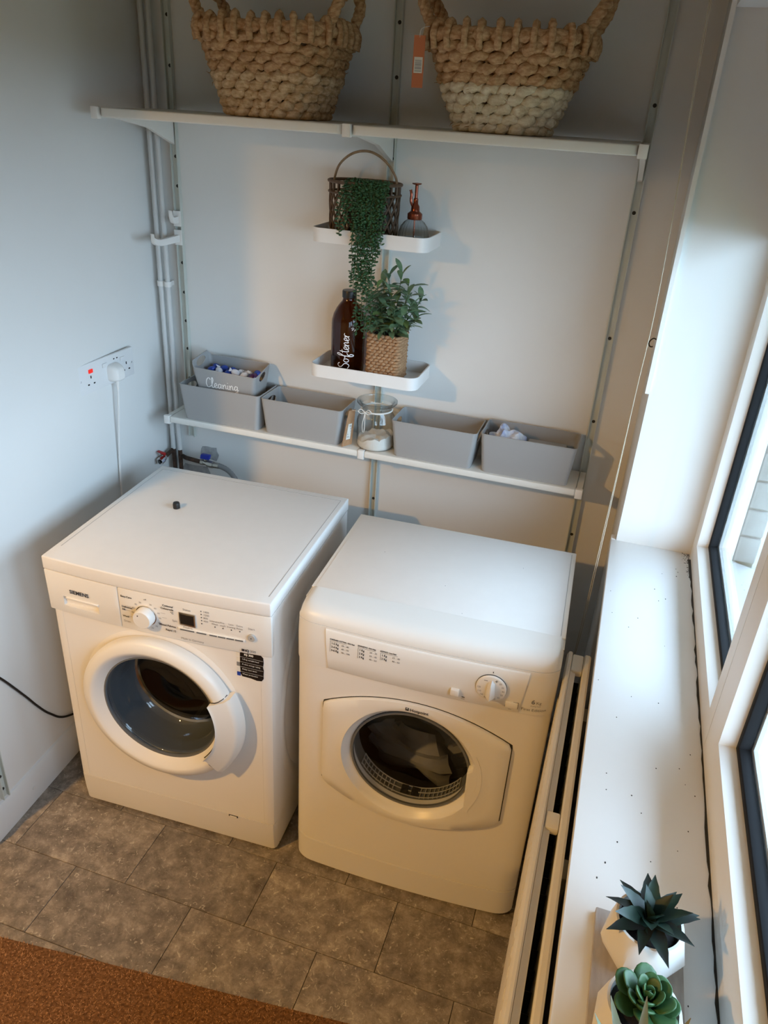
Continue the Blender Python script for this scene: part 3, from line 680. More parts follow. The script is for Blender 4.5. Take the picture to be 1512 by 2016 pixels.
# ================================================================ TUMBLE DRYER
td = thing('tumble_dryer', 'white vented tumble dryer on the right with hexagonal door and round glass', 'tumble dryer', (0.7957, -0.8365, 0), 0.0344)
DD = 0.474
def df(u, z=0.5):
    """front skin: bowed with rounded side corners, fascia a little proud"""
    e = max(0.0, abs(u - 0.2945) - 0.2505) / 0.05
    e = min(e, 1.0)
    b = -0.012 * (1 - ((u - 0.2975) / 0.2975) ** 2) + 0.030 * (1 - math.sqrt(max(0.0, 1 - e * e)))
    return b
def dfa(u, z=0.75):
    t = (z - 0.700) / 0.12
    return df(u) - 0.006 - 0.004 * sin(min(max(t, 0), 1) * PI)
us = [-0.006, -0.005, 0.0, 0.008, 0.018, 0.028, 0.04, 0.055] + [0.055 + (0.485 * i / 16) for i in range(1, 16)] + [0.54, 0.555, 0.567, 0.577, 0.585, 0.591, 0.594, 0.595]
def skin(z0, z1, fn, back=0.05, nz=1, prof=None):
    """solid slab following the front skin between z0 and z1"""
    zs = [z0 + (z1 - z0) * k / nz for k in range(nz + 1)]
    L = []
    for k, z in enumerate(zs):
        lo = -0.006 * min(1.0, max(0.0, (0.80 - z) / 0.12))
        L.append([(max(u, lo + 0.0002 * i), fn(u, z), z) for i, u in enumerate(us)] + [(us[-1], back, z), (us[0], back, z)])
    return Mesh().loft(L)
obj('side_panel', Mesh().box((0.0, 0.052, 0.012), (0.008, DD - 0.0105, 0.845)), M_['enamel'], td)
obj('side_panel', Mesh().box((0.587, 0.052, 0.012), (0.595, DD - 0.0105, 0.845)), M_['enamel'], td)
obj('back_panel', Mesh().box((0.0, DD - 0.01, 0.012), (0.595, DD, 0.845)), M_['enamel'], td)
DC = (0.290, 0.470)
body = obj('front_panel', skin(0.104, 0.699, df), M_['enamel'], td, ang=50)
cut(body, [Mesh().lathe([(0.168, -0.1), (0.168, 0.1)], 64, (DC[0], 0, DC[1]), 'y')])
obj('kick_panel', skin(0.012, 0.102, lambda u, z: df(u) + 0.004 * (1 - (z - 0.012) / 0.09) - 0.001), M_['enamel'], td, ang=50)
for x in (0.06, 0.53):
    for y in (0.10, 0.42): obj('foot', Mesh().lathe([(0.018, 0.0), (0.018, 0.010), (0.008, 0.013)], 16, (x, y, 0.0)), M_['black_cap'], td)
# top: lid sheet and the moulded front lip that rolls over into the fascia
fas = obj('control_panel', skin(0.7005, 0.8175, dfa, nz=8), M_['plastic_white'], td, ang=50)
def lip(u):
    f = dfa(u, 0.82)
    return [(u, f + 0.001, 0.8185), (u, f + 0.002, 0.826), (u, f + 0.008, 0.838), (u, f + 0.020, 0.847), (u, f + 0.040, 0.8515), (u, max(0.088, f + .045), 0.8525), (u, 0.088, 0.83), (u, 0.06, 0.8185)]
def side(u, p):
    e = max(0.0, abs(u - 0.2975) - 0.2775) / 0.02
    k = 0.012 * (1 - math.sqrt(max(0, 1 - min(e, 1) ** 2)))
    return [(q[0], q[1], q[2] - (k if q[2] > 0.83 else 0)) for q in p]
obj('front_lip', Mesh().loft([[(max(0.0, q[0]), q[1], q[2]) for q in side(u, lip(u))] for u in us[2:]]), M_['plastic_white'], td, ang=60)
obj('top_frame', Mesh().box((0.0, 0.0885, 0.8455), (0.595, DD + 0.004, 0.8500)), M_['plastic_white'], td, bevel=0.0015)
obj('top_panel', Mesh().box((0.010, 0.0890, 0.8501), (0.583, DD - 0.008, 0.8512)), M_['enamel_top'], td, bevel=0.0005)
obj('top_joint', Mesh().box((0.5832, 0.095, 0.8495), (0.5845, DD - 0.008, 0.8506)), M_['plastic_grey'], td)
m = Mesh()
rs = random.Random(5)
for u, v in ((0.30, 0.20), (0.47, 0.35), (0.36, 0.10), (0.12, 0.30)): m.lathe([(0.0011, 0.8512), (0.0006, 0.8517)], 6, (u, v, 0))
obj('speck', m, M_['print_grey'], td)['kind'] = 'stuff'
# raised plate on the fascia
def plate(u, z): return dfa(u, z) - 0.0032
L = []
for z in (0.7025, 0.706, 0.74, 0.78, 0.81, 0.8135):
    d_ = 0.0 if 0.705 < z < 0.812 else 0.0028
    q = 0.082 - 0.010 * (z - 0.70) / 0.12; r = 0.521 + 0.014 * (z - 0.70) / 0.12
    us2 = [q + (r - q) * k / 14 for k in range(15)]
    L.append([(q, dfa(q, z) + 0.001, z)] + [(u, plate(u, z) + d_, z) for u in us2] + [(r, dfa(r, z) + 0.001, z)])
cp = obj('control_plate', Mesh().loft(L, True, True, False), M_['plastic_white'], fas, ang=50)
kx, kz = 0.4575, 0.762
kf = plate(kx, kz)
dl = obj('timer_dial', Mesh().lathe([(0.0335, 0.003), (0.0335, -0.004), (0.0315, -0.006), (0.030, -0.0065), (0.0, -0.0065)], 48, (kx, kf, kz), 'y'), M_['plastic_white'], fas)
obj('dial_groove', Mesh().lathe([(0.0342, 0.0), (0.0342, -0.0022), (0.0334, -0.0022), (0.0334, 0.0)], 48, (kx, kf, kz), 'y', cap=False), M_['seam'], dl)
gr = [(-0.011, -0.021), (0.011, -0.021), (0.0075, 0.016), (0.0, 0.024), (-0.0075, 0.016)]
m = Mesh().loft([[(kx + a, kf - 0.006, kz + b) for a, b in gr], [(kx + a * .95, kf - 0.010, kz + b) for a, b in gr], [(kx + a * .16, kf - 0.026, kz + b * .9) for a, b in gr]])
obj('dial_grip', m, M_['plastic_white'], dl, bevel=0.0012)
m = Mesh(); fd = lambda u, z=0: kf - 0.0066
for i in range(16):
    a = PI / 2 - 2 * PI * i / 16
    r = 0.0265
    if i == 0: continue
    s_ = {1: '10', 2: '20', 3: '30', 4: '40', 5: '50', 6: '60', 7: '70', 8: '80', 9: '90', 10: '100', 11: '110', 12: '120'}.get(i)
    if s_: put_text(m, s_, kx + r * cos(a), kz + r * sin(a) - 0.0022, 0.0068, fd, 'CENTER', sx=.8)
put_rect(m, kx + 0.0065, kz + 0.0225, kx + 0.0125, kz + 0.0240, fd); put_rect(m, kx + 0.0087, kz + 0.0202, kx + 0.0102, kz + 0.0262, fd)
put_rect(m, kx - 0.017, kz + 0.0195, kx - 0.009, kz + 0.0212, fd)
obj('dial_print', m, M_['print_grey'], dl, smooth=False)
bt = obj('heat_button', Mesh().box((0.371, plate(.38, .72) - 0.010, 0.7225), (0.3905, plate(.38, .72) + 0.002, 0.7385)), M_['plastic_white'], fas, bevel=0.002)
ob2 = obj('door_button', Mesh().box((0.4925, plate(.506, .72) - 0.0035, 0.716), (0.5195, plate(.506, .72) + 0.004, 0.7315)), M_['plastic_white'], fas, bevel=0.0015)
obj('button_gap', Mesh().box((0.4915, plate(.506, .72) - 0.0006, 0.715), (0.5205, plate(.506, .72) + 0.003, 0.7325)), M_['print_grey'], ob2)
m = Mesh()
def table(m, u, z, head, rows_, w):
    put_text(m, head, u - 0.001, z, 0.0054, plate, bold=0.0002, sx=.74)
    put_rect(m, u, z - 0.0030, u + w, z - 0.0024, plate)
    put_rect(m, u, z - 0.0030 - 0.0098 * len(rows_), u + 0.0006, z - 0.0024, plate)
    for k, (a, b) in enumerate(rows_):
        put_text(m, a, u + 0.003, z - 0.0108 - 0.0095 * k, 0.0078, plate, bold=0.0002, sx=.85)
        put_text(m, b, u + 0.0275, z - 0.0105 - 0.0095 * k, 0.0062, plate)
m = Mesh(); table(m, 0.086, 0.7900, 'STANDARD COTTON - High Heat', (('1-2 Kg', '20 - 40'), ('3-4 Kg', '40 - 70'), ('5-6 Kg', '70 - 100')), 0.040)
obj('programme_table', m, M_['print_black'], cp, smooth=False)
m = Mesh(); table(m, 0.153, 0.7910, 'SYNTHETICS - High Heat', (('1 Kg', '20 - 35'), ('2 Kg', '35 - 45'), ('3 Kg', '45 - 60')), 0.042)
obj('programme_table', m, M_['print_black'], cp, smooth=False)
m = Mesh(); table(m, 0.206, 0.7915, 'ACRYLICS - Low Heat', (('1 Kg', '25 - 40'), ('2 Kg', '40 - 60')), 0.040)
obj('programme_table', m, M_['print_black'], cp, smooth=False)
m = Mesh()
put_rect(m, 0.3965, 0.7165, 0.4035, 0.7185, plate); put_rect(m, 0.3955, 0.7115, 0.4035, 0.7122, plate)
put_rect(m, 0.371, 0.7165, 0.379, 0.7172, plate); put_rect(m, 0.3815, 0.7165, 0.389, 0.7172, plate)
put_rect(m, 0.500, 0.7095, 0.507, 0.7102, plate); put_rect(m, kx - 0.0012, 0.7990, kx + 0.0004, 0.8030, plate)
obj('panel_marks', m, M_['print_black'], fas, smooth=False)['kind'] = 'stuff'
m = Mesh(); put_text(m, '6', 0.5465, 0.7340, 0.0165, dfa, bold=0.0005); put_text(m, 'Kg', 0.557, 0.7340, 0.0105, dfa); put_text(m, 'drying load', 0.546, 0.7265, 0.0048, dfa)
put_text(m, 'First Edition', 0.527, 0.7120, 0.0110, dfa)
obj('capacity_print', m, M_['print_grey'], fas, smooth=False)
# door: hexagon with arched top and bottom
def arch(u): return 0.660 - 0.062 * (abs(u - 0.296) / 0.224) ** 2.0
dpoly = []
for i in range(21):
    u = 0.072 + 0.449 * i / 20; dpoly.append((u, arch(u)))
dpoly += [(0.5225, 0.588), (0.5225, 0.356), (0.514, 0.345)]
for i in range(19):
    u = 0.505 - 0.420 * i / 18; dpoly.append((u, 0.280 - 0.004 + 0.066 * (abs(u - 0.296) / 0.222) ** 2.0))
dpoly += [(0.0705, 0.350), (0.070, 0.585)]
def scale_poly(P, s):
    cx, cz = 0.296, 0.470
    return [(cx + (x - cx) * s, cz + (z - cz) * s) for x, z in P]
fo = lambda u: df(u) - 0.0
def dloop(P, o): return [(x, df(x) + o, z) for x, z in P]
gapm = Mesh().loft([dloop(scale_poly(dpoly, 1.010), 0.001), dloop(scale_poly(dpoly, 1.010), -0.0006), dloop(scale_poly(dpoly, 0.985), -0.0006), dloop(scale_poly(dpoly, 0.985), 0.001)], False, False)
obj('door_gap', gapm, M_['seam'], td)
dm_ = Mesh()
# door skin with a round opening: loft from the hexagon outline to the ring
N = 96
def ray_poly(P, a):
    c = Vector((DC[0], DC[1])); d = Vector((cos(a), sin(a))); best = 1e9
    for i in range(len(P)):
        p, q = Vector(P[i]), Vector(P[(i + 1) % len(P)]); e = q - p
        den = d.x * e.y - d.y * e.x
        if abs(den) < 1e-9: continue
        w_ = p - c; t = (w_.x * e.y - w_.y * e.x) / den; s_ = (w_.x * d.y - w_.y * d.x) / den
        if t > 0 and -1e-6 <= s_ <= 1 + 1e-6: best = min(best, t)
    return best
outer = [ray_poly(dpoly, 2 * PI * j / N) for j in range(N)]
def dl_(fr, o):
    """loop between ring (fr=0) and outline (fr=1), o = height in front of the skin"""
    L = []
    for j in range(N):
        a = 2 * PI * j / N; r = 0.170 + (outer[j] - 0.170) * fr
        x, z = DC[0] + r * cos(a), DC[1] + r * sin(a)
        L.append((x, df(x) + o, z))
    return L
def rl_(r, o):
    return [(DC[0] + r * cos(2 * PI * j / N), df(DC[0]) + o, DC[1] + r * sin(2 * PI * j / N)) for j in range(N)]
dm_.loft([dl_(1.0, 0.0), dl_(1.0, -0.007), dl_(0.97, -0.0095), dl_(0.5, -0.0120), dl_(0.0, -0.0125), rl_(0.1675, -0.0105), rl_(0.162, -0.002), rl_(0.154, 0.008), rl_(0.149, 0.0105), rl_(0.1465, 0.014), rl_(0.1465, 0.030)], False, False)
dor = obj('door', dm_, M_['plastic_white'], td, ang=55)
fh = lambda u, z=0: df(u) - 0.0130
m = put_text(Mesh(), 'Hotpoint', 0.2840, 0.6440, 0.0118, fh, bold=0.0002)
put_rect(m, 0.2735, 0.6440, 0.2815, 0.6530, fh)
obj('maker_lettering', m, M_['print_black'], dor, smooth=False)
obj('maker_dot', put_rect(Mesh(), 0.2762, 0.6490, 0.2788, 0.6520, fh, 0.0011), M_['print_white'], dor, smooth=False)
# flat grip on the right of the glass that closes part of the ring
gp = [(0.432, 0.4955), (0.4345, 0.372), (0.4525, 0.365)]
for i in range(13):
    a = math.radians(-36 + 78 * i / 12); gp.append((DC[0] + 0.176 * cos(a) + .004, DC[1] + 0.176 * sin(a)))
gp = gp[:1] + gp[1:2] + [(0.4445, 0.368)] + gp[4:14] + [(0.4505, 0.545), (0.446, 0.520), (0.4435, 0.5065)]
gm = Mesh().loft([[(x, df(x) + 0.006, z) for x, z in gp], [(x, df(x) - 0.0112, z) for x, z in gp], [(0.455 + (x - 0.455) * .93, df(x) - 0.0135, 0.445 + (z - 0.445) * .97) for x, z in gp]])
gripo = obj('door_grip', gm, M_['plastic_white'], dor, ang=40)
obj('grip_hollow', Mesh().box((0.4330, df(.43) - 0.006, 0.4975), (0.452, df(.43) + 0.02, 0.5045)), M_['plastic_white'], dor, bevel=0.002)
o_ = df(DC[0])
obj('door_glass', Mesh().lathe([(0.1465, 0.012), (0.140, 0.006), (0.10, -0.002), (0.05, -0.006), (0.0, -0.007)], 64, (DC[0], o_, DC[1]), 'y', cap=False), M_['dryer_glass'], dor, ang=60)
obj('glass_seal', Mesh().lathe([(0.1475, 0.010), (0.1475, 0.006), (0.1425, 0.006), (0.1415, 0.012)], 64, (DC[0], o_, DC[1]), 'y', cap=False), M_['rubber'], dor)
obj('inner_tunnel', Mesh().lathe([(0.148, 0.030), (0.146, 0.07), (0.175, 0.078)], 64, (DC[0], o_, DC[1]), 'y', cap=False), M_['rubber'], td)
# lint grille at the bottom of the tunnel
m = Mesh()
for i in range(26):
    a = math.radians(-150 + 120 * i / 25)
    if 10 <= i <= 14: continue
    r0 = 0.1435
    c_ = (DC[0] + r0 * cos(a), DC[1] + r0 * sin(a)); 
    m.tube([(c_[0], o_ + 0.032, c_[1]), (c_[0], o_ + 0.068, c_[1])], 0.0016, 5)
for y in (0.034, 0.050, 0.066):
    m.tube([(DC[0] + 0.1425 * cos(math.radians(-150 + 120 * i / 30)), o_ + y, DC[1] + 0.1425 * sin(math.radians(-150 + 120 * i / 30))) for i in range(31)], 0.0016, 5)
obj('lint_grille', m, M_['plastic_grey'], td)['kind'] = 'stuff'
for k in (-95, -84):
    a = math.radians(k); c_ = (DC[0] + 0.141 * cos(a), DC[1] + 0.141 * sin(a))
    obj('filter_opening', Mesh().box((c_[0] - 0.009, o_ + 0.036, c_[1] - 0.0015), (c_[0] + 0.009, o_ + 0.064, c_[1] + 0.0015)), M_['gloss_black'], td, bevel=0.001)
obj('drum', Mesh().lathe([(0.175, 0.078), (0.255, 0.085), (0.26, 0.10), (0.26, 0.40), (0.0, 0.42)], 48, (DC[0], o_, DC[1]), 'y', cap=False), M_['drum'], td)
# laundry inside
rs = random.Random(11)
lm = Mesh().ball((0, 0, 0), 1.0, 28, 18)
def lump(p):
    n = p.normalized(); k = 1 + 0.14 * sin(5 * n.x + 2 * n.z) + 0.10 * sin(9 * n.y + 4 * n.x) + 0.07 * sin(13 * n.z + 6 * n.y)
    return Vector((n.x * 0.135 * k, n.y * 0.10 * k, n.z * 0.085 * k))
ld = tag(obj('laundry', lm.map(lump), mat('grey_laundry', (0.30, 0.30, 0.31), 0.9)), 'grey clothes lying in the tumble dryer drum behind the glass', 'laundry')
ld.location = (1.075, -0.60, 0.325)

# ================================================================ SHELVING
UL, UM, UR = 0.042, 0.702, 1.347
ZL, ZU = 0.947, 1.822
def upright(x, z0, z1, lab, holes):
    t = thing('shelf_upright', lab, 'shelf rail', (x, 0, z0), 0, None)
    P = [(-0.011, -0.0002), (-0.011, -0.0150), (-0.0085, -0.0150), (-0.0085, -0.005), (0.0085, -0.005), (0.0085, -0.0150), (0.011, -0.0150), (0.011, -0.0002)]
    obj('channel', Mesh().prism(P, 0, z1 - z0, 'xy'), M_['upright'], t)
    me = Mesh().lathe([(0.0048, -0.0052), (0.0042, -0.0068), (0.0, -0.0072)], 12, (0, 0, 0), 'y').mesh('screw_head', M_['seam'])
    for z in holes: obj('screw_head', me, None, t, loc=(0.001, 0, z - z0))
    return t
upright(UL, 0.824, 2.40, 'white slotted metal rail on the back wall beside the corner pipes', (0.87, 1.00, 1.03, 1.13, 1.22, 1.31, 1.40, 1.62, 1.70, 1.93, 2.05))
upright(UM, 0.30, 2.40, 'middle slotted metal rail behind the two small white trays', (0.72, 0.88, 1.66, 1.74, 1.93, 2.05))
upright(UR, 0.30, 2.40, 'right-hand slotted metal rail on the back wall near the window', (0.73, 0.89, 1.10, 1.34, 1.66, 1.90))
# one more rail on the left wall by the doorway
t = thing('shelf_upright', 'white slotted metal rail on the left wall above the skirting', 'shelf rail', LW(1.018, 0.0, 0.115), PI / 2 - LA * -1 + 0)
t.rotation_euler = (0, 0, PI / 2 - LA)
P = [(-0.011, -0.0002), (-0.011, -0.0150), (-0.0085, -0.0150), (-0.0085, -0.005), (0.0085, -0.005), (0.0085, -0.0150), (0.011, -0.0150), (0.011, -0.0002)]
obj('channel', Mesh().prism(P, 0, 1.9, 'xy'), M_['upright'], t)
me = Mesh().lathe([(0.0048, -0.0052), (0.0042, -0.0068), (0.0, -0.0072)], 12, (0, 0, 0), 'y').mesh('screw_head', M_['seam'])
for z in (0.03, 0.075): obj('screw_head', me, None, t, loc=(0.0, 0, z))

def bracket(x, zt, L, h0, lab, w=0.016, grp=None):
    t = thing('shelf_bracket', lab, 'bracket', (x, -0.0155, zt), 0, grp)
    P = [(0, 0), (-L + 0.004, 0), (-L, -0.003), (-L, -0.016), (-L + 0.006, -0.020), (-L * 0.75, -0.022), (-L * 0.35, -h0 * 0.50), (-L * .1, -h0 * 0.86), (-0.001, -h0), (0, -h0)]
    obj('arm', Mesh().prism(P, -w / 2 + .002, w / 2 - .002, 'yz'), M_['shelf'], t)
    obj('top_flange', Mesh().box((-w / 2, -L + 0.006, 0.0002), (w / 2, -0.001, 0.0022)), M_['shelf'], t)
    obj('end_cap', Mesh().box((-w / 2 - .002, -L - 0.004, -0.022), (w / 2 + .002, -L + 0.012, 0.006)), M_['plastic_white'], t, bevel=0.002)
    return t
for x, a in ((UL, 'left'), (UM, 'middle'), (UR, 'right')):
    bracket(x, ZU - 0.004, 0.345, 0.085, {'left': 'white tapered bracket under the free left end of the high shelf', 'middle': 'white tapered bracket between the two high shelf boards', 'right': 'white tapered bracket at the right end of the high shelf'}[a])
    bracket(x, ZL - 0.004, 0.138, 0.055, {'left': 'white bracket under the left end of the bin shelf', 'middle': 'white bracket between the two bin shelf boards', 'right': 'white bracket at the right end of the bin shelf'}[a])
def board(x0, x1, y0, zt, th, lab, r):
    pts = [(x0, -0.018), (x1, -0.018)]
    for i in range(6):
        a = -PI / 2 * i / 5; pts.append((x1 - r + r * cos(a), y0 + r + r * sin(a)))
    for i in range(6):
        a = -PI / 2 - PI / 2 * i / 5; pts.append((x0 + r + r * cos(a), y0 + r + r * sin(a)))
    o = obj('shelf_board', Mesh().prism(pts, zt - th, zt, 'xy'), M_['shelf'], bevel=0.003, seg=3)
    return tag(o, lab, 'shelf', None)
board(UL + 0.0105, UM - 0.0105, -0.363, ZU, 0.021, 'white high shelf board carrying the brown wicker basket', 0.02)
board(UM + 0.0105, UR - 0.0105, -0.363, ZU, 0.021, 'white high shelf board carrying the two-tone wicker basket', 0.02)
board(UL + 0.0105, UM - 0.0105, -0.156, ZL, 0.020, 'white narrow shelf board under the left grey bins', 0.004)
board(UM + 0.0105, UR - 0.0105, -0.156, ZL, 0.020, 'white narrow shelf board under the right grey bins and jar', 0.004)
# perforations along the back of the narrow boards
# two short empty arms hooked on the left rail
def hook_arm(z, L, lab, up):
    t = thing('bracket_arm', lab, 'bracket', (UL, -0.0155, z))
    P = catmull([(0, 0, 0.0), (0, -L * .5, -0.001), (0, -L * .82, 0.0), (0, -L, up), (0, -L - 0.004, up + 0.012)], 5)
    m = Mesh(); L_ = []
    for i, p in enumerate(P):
        h = 0.0095 - 0.002 * i / len(P)
        L_.append([(-0.006, p.y, p.z - h), (0.006, p.y, p.z - h), (0.006, p.y, p.z + h), (-0.006, p.y, p.z + h)])
    obj('arm', m.loft(L_), M_['plastic_white'], t, bevel=0.002)
    obj('back_clip', Mesh().box((-0.0125, -0.004, -0.02), (0.0125, -0.0005, 0.024)), M_['plastic_white'], t, bevel=0.001)
hook_arm(1.474, 0.135, 'long empty white bracket arm low on the left rail', 0.008)
hook_arm(1.528, 0.034, 'short curled white bracket hook higher on the left rail', 0.008)

# ---- pipes and taps in the corner
def pipe(x, zb, lab):
    t = thing('water_pipe', lab, 'pipe', (x, -0.030, zb))
    obj('painted_run', Mesh().tube([(0, 0, 0.075), (0, 0, CEIL - zb)], 0.0082, 14), M_['pipe'], t)
    obj('bare_run', Mesh().tube([(0, 0, 0), (0, 0, 0.0748)], 0.0072, 12), M_['copper_pipe'], t, label='bare dark copper length below the paint')
    return t
pipe(-0.0225, 0.70, 'painted vertical water pipe nearest the left wall corner')
pp = pipe(0.002, 0.70, 'painted vertical water pipe beside the left shelf rail')
def clip(x, z):
    t = thing('pipe_clip', 'white plastic clip round the painted pipe ' + ('by the corner' if x < 0 else 'by the rail'), 'clip', (x, -0.030, z))
    obj('band', Mesh().lathe([(0.0090, -0.008), (0.0116, -0.008), (0.0116, 0.008), (0.0090, 0.008), (0.0090, -0.008)], 20, cap=False), M_['plastic_white'], t)
    obj('foot', Mesh().box((-0.004, 0.0112, -0.007), (0.004, 0.0297, 0.007)), M_['plastic_white'], t)
clip(-0.0225, 1.335); clip(0.002, 1.335)
t = thing('tap_valve', 'water tap with red lever on the corner pipe', 'tap', (-0.0225, -0.0300, 0.772))
obj('tee', Mesh().tube([(0, -0.0092, 0), (0.000, -0.040, -0.004), (0.001, -0.058, -0.006)], [0.0075, 0.0075, 0.0075], 12), M_['copper_pipe'], t)
vb = obj('valve_body', Mesh().tube([(0.001, -0.0585, -0.006), (0.001, -0.070, -0.0085), (0.001, -0.071, -0.0085), (-0.001, -0.088, -0.013)], [0.0100, 0.0100, 0.0125, 0.0125], 8), M_['chrome'], t)
obj('outlet', Mesh().tube([(-0.001, -0.0885, -0.013), (-0.002, -0.091, -0.0135)], [0.008, 0.008], 12), M_['gloss_black'], t)
lv = obj('lever', Mesh().loft([[(0.006 + a, -0.066 + b, 0.003), (0.006 + a, -0.066 - b, 0.003), (0.006 - a, -0.066 - b, 0.003), (0.006 - a, -0.066 + b, 0.003)] if i == 0 else
     [(0.010 + a, -0.078 + b, 0.016), (0.010 + a, -0.078 - b, 0.016), (-0.014 - a, -0.070 - b, 0.018), (-0.014 - a, -0.070 + b, 0.018)] for i, (a, b) in enumerate(((0.004, 0.004), (0.004, 0.008)))]), M_['red'], t, bevel=0.002)
t = thing('tap_valve', 'water tap with blue lever and grey hose behind the washing machine', 'tap', (0.002, -0.030, 0.752))
obj('stub', Mesh().tube([(0.0085, 0, 0.0), (0.03, -0.010, 0.0), (0.088, -0.014, -0.002)], 0.0075, 12), M_['copper_pipe'], t)
obj('valve_body', Mesh().tube([(0.0885, -0.014, -0.002), (0.100, -0.014, -0.002), (0.101, -0.014, -0.002), (0.112, -0.014, -0.003), (0.113, -0.014, -0.003), (0.136, -0.015, -0.004)], [0.0105, 0.0105, 0.008, 0.008, 0.0125, 0.0125], 8), M_['brass'], t)
obj('lever', Mesh().box((0.088, -0.022, 0.0125), (0.122, -0.006, 0.030)).map(lambda p: Vector((p.x + (p.z - .012) * .2, p.y, p.z))), M_['blue'], t, bevel=0.003)
obj('lever_stem', Mesh().tube([(0.106, -0.014, 0.005), (0.106, -0.014, 0.0125)], 0.004, 8), M_['brass'], t)
hp = catmull([(0.1362, -0.015, -0.004), (0.16, -0.016, -0.003), (0.195, -0.020, -0.012), (0.225, -0.028, -0.035), (0.245, -0.03, -0.08), (0.25, -0.03, -0.16), (0.25, -0.03, -0.32)], 8)
obj('hose', Mesh().tube(hp, [0.0085 + (0.0006 if i % 2 else 0) for i in range(len(hp))], 12), M_['hose'], t)
obj('hose_nut', Mesh().tube([(0.137, -0.015, -0.004), (0.158, -0.016, -0.003)], 0.0105, 8), M_['brass'], t)
wb = bpy.data.objects['wall_back']
rs = random.Random(2)
def patch(x0, z0, x1, z1):
    n = 14; P = []
    for i in range(n):
        a = 2 * PI * i / n
        c_, s_ = cos(a), sin(a); k = 1 / max(abs(c_), abs(s_))
        P.append(((x0 + x1) / 2 + (x1 - x0) / 2 * c_ * k * rs.uniform(.85, 1.06), (z0 + z1) / 2 + (z1 - z0) / 2 * s_ * k * rs.uniform(.85, 1.06)))
    obj('plaster_patch', Mesh().prism(P, -0.0012, 0.0), M_['bare_plaster'], wb, label='bare grey plaster patch')
patch(0.066, 0.742, 0.134, 0.792); patch(-0.048, 0.66, -0.028, 0.815); patch(-0.01, 0.62, 0.10, 0.715)

# ================================================================ SOCKET, PLUG, CABLES on the left wall
def on_left(s, off, z): return LW(s, off, z)
st_ = thing('wall_socket', 'white switched double socket plate with red neon on the left wall', 'socket', LW(0.336, 0.0, 1.136)); st_.rotation_euler = (0, 0, PI / 2 - LA)
# local frame: +x points along the wall towards the back corner, -y out of the wall
st_.rotation_euler = (0, 0, PI / 2 - LA)
pl8 = obj('face_plate', Mesh().box((-0.124, -0.010, -0.043), (0.124, -0.0005, 0.043)), M_['socket'], st_, bevel=0.003)
nr = obj('neon_rocker', Mesh().box((-0.080, -0.0135, 0.014), (-0.063, -0.0105, 0.025)), M_['neon'], st_, bevel=0.001, label='lit red rocker switch')
for x in (-0.020, 0.060): obj('rocker', Mesh().box((x, -0.013, 0.014), (x + 0.020, -0.0105, 0.026)), M_['socket'], st_, bevel=0.001)
def slot(x, z, w, h): obj('pin_slot', Mesh().box((x - w / 2, -0.0104, z - h / 2), (x + w / 2, -0.0098, z + h / 2)), M_['gloss_black'], st_)
for cx_ in (-0.071, 0.088):
    slot(cx_, 0.002, 0.004, 0.008); slot(cx_ - 0.012, -0.018, 0.007, 0.004); slot(cx_ + 0.012, -0.018, 0.007, 0.004)
slot(0.034, 0.028, 0.006, 0.003); slot(0.048, 0.028, 0.006, 0.003)
for x in (-0.113, 0.113): obj('screw', Mesh().lathe([(0.003, -0.0102), (0.002, -0.011), (0, -0.011)], 10, (x, 0, -0.002), 'y'), M_['steel'], st_)
pg = thing('plug', 'white plug pushed into the socket with a cord hanging down', 'plug', LW(0.312, 0.0, 1.128)); pg.rotation_euler = (0, 0, PI / 2 - LA)
P1 = rrect(0.050, 0.052, 0.014, 5)
obj('plug_body', Mesh().loft([[(x * k, -o, z * k - (1 - k) * .01) for x, z in P1] for k, o in ((1.0, 0.0106), (1.0, 0.020), (0.9, 0.030), (0.72, 0.040), (0.55, 0.043))]), M_['plastic_white'], pg, bevel=0.0)
obj('cord_guard', Mesh().tube([(0.004, -0.022, -0.0225), (0.003, -0.022, -0.050)], [0.0058, 0.0042], 10), M_['plastic_white'], pg)
cp_ = catmull([(0.003, -0.022, -0.0505), (0.000, -0.020, -0.10), (-0.006, -0.013, -0.20), (-0.010, -0.009, -0.28), (-0.016, -0.009, -0.36), (-0.02, -0.010, -0.50), (-0.02, -0.010, -0.80)], 6)
obj('cord', Mesh().tube(cp_, 0.0034, 8), M_['plastic_white'], pg)
pts = [(0.995, 0.535), (0.947, 0.477), (0.876, 0.357), (0.838, 0.288), (0.796, 0.223), (0.733, 0.158), (0.60, 0.11), (0.45, 0.06), (0.30, 0.015)]
tag(obj('power_cable', Mesh().tube(catmull([LW(s, 0.018 if z < .14 else 0.0045, z) for s, z in pts], 6), 0.0033, 8), M_['cord_black']), 'black cable sagging along the left wall behind the washing machine', 'cable')

# ================================================================ CORNER STRIP, BLIND CORD, HOOK
tag(obj('edge_strip', Mesh().box((1.4525, -0.3850, 1.318), (1.4617, -0.3700, 2.30)), M_['upvc']), 'bright white plastic strip up the corner of the window reveal', 'strip')
bc = thing('blind_cord', 'thin white blind cord loop hanging beside the sill with a small toggle', 'cord', (1.41, -0.5, 2.40))
bo = Vector(bc.location)
pA = [(1.409, -0.5, 2.398), (1.411, -0.5, 2.05), (1.431, -0.5, 1.579), (1.429, -0.5, 1.35), (1.425, -0.5, 1.074), (1.4195, -0.5, 0.75), (1.4165, -0.5, 0.640)]
pB = [(1.414, -0.5, 2.398), (1.414, -0.5, 2.05), (1.431, -0.5, 1.582), (1.429, -0.5, 1.35), (1.4275, -0.5, 1.074), (1.4235, -0.5, 0.75), (1.4185, -0.5, 0.640)]
M_['cord'] = mat('aged_cord', (0.52, 0.46, 0.36), 0.9)
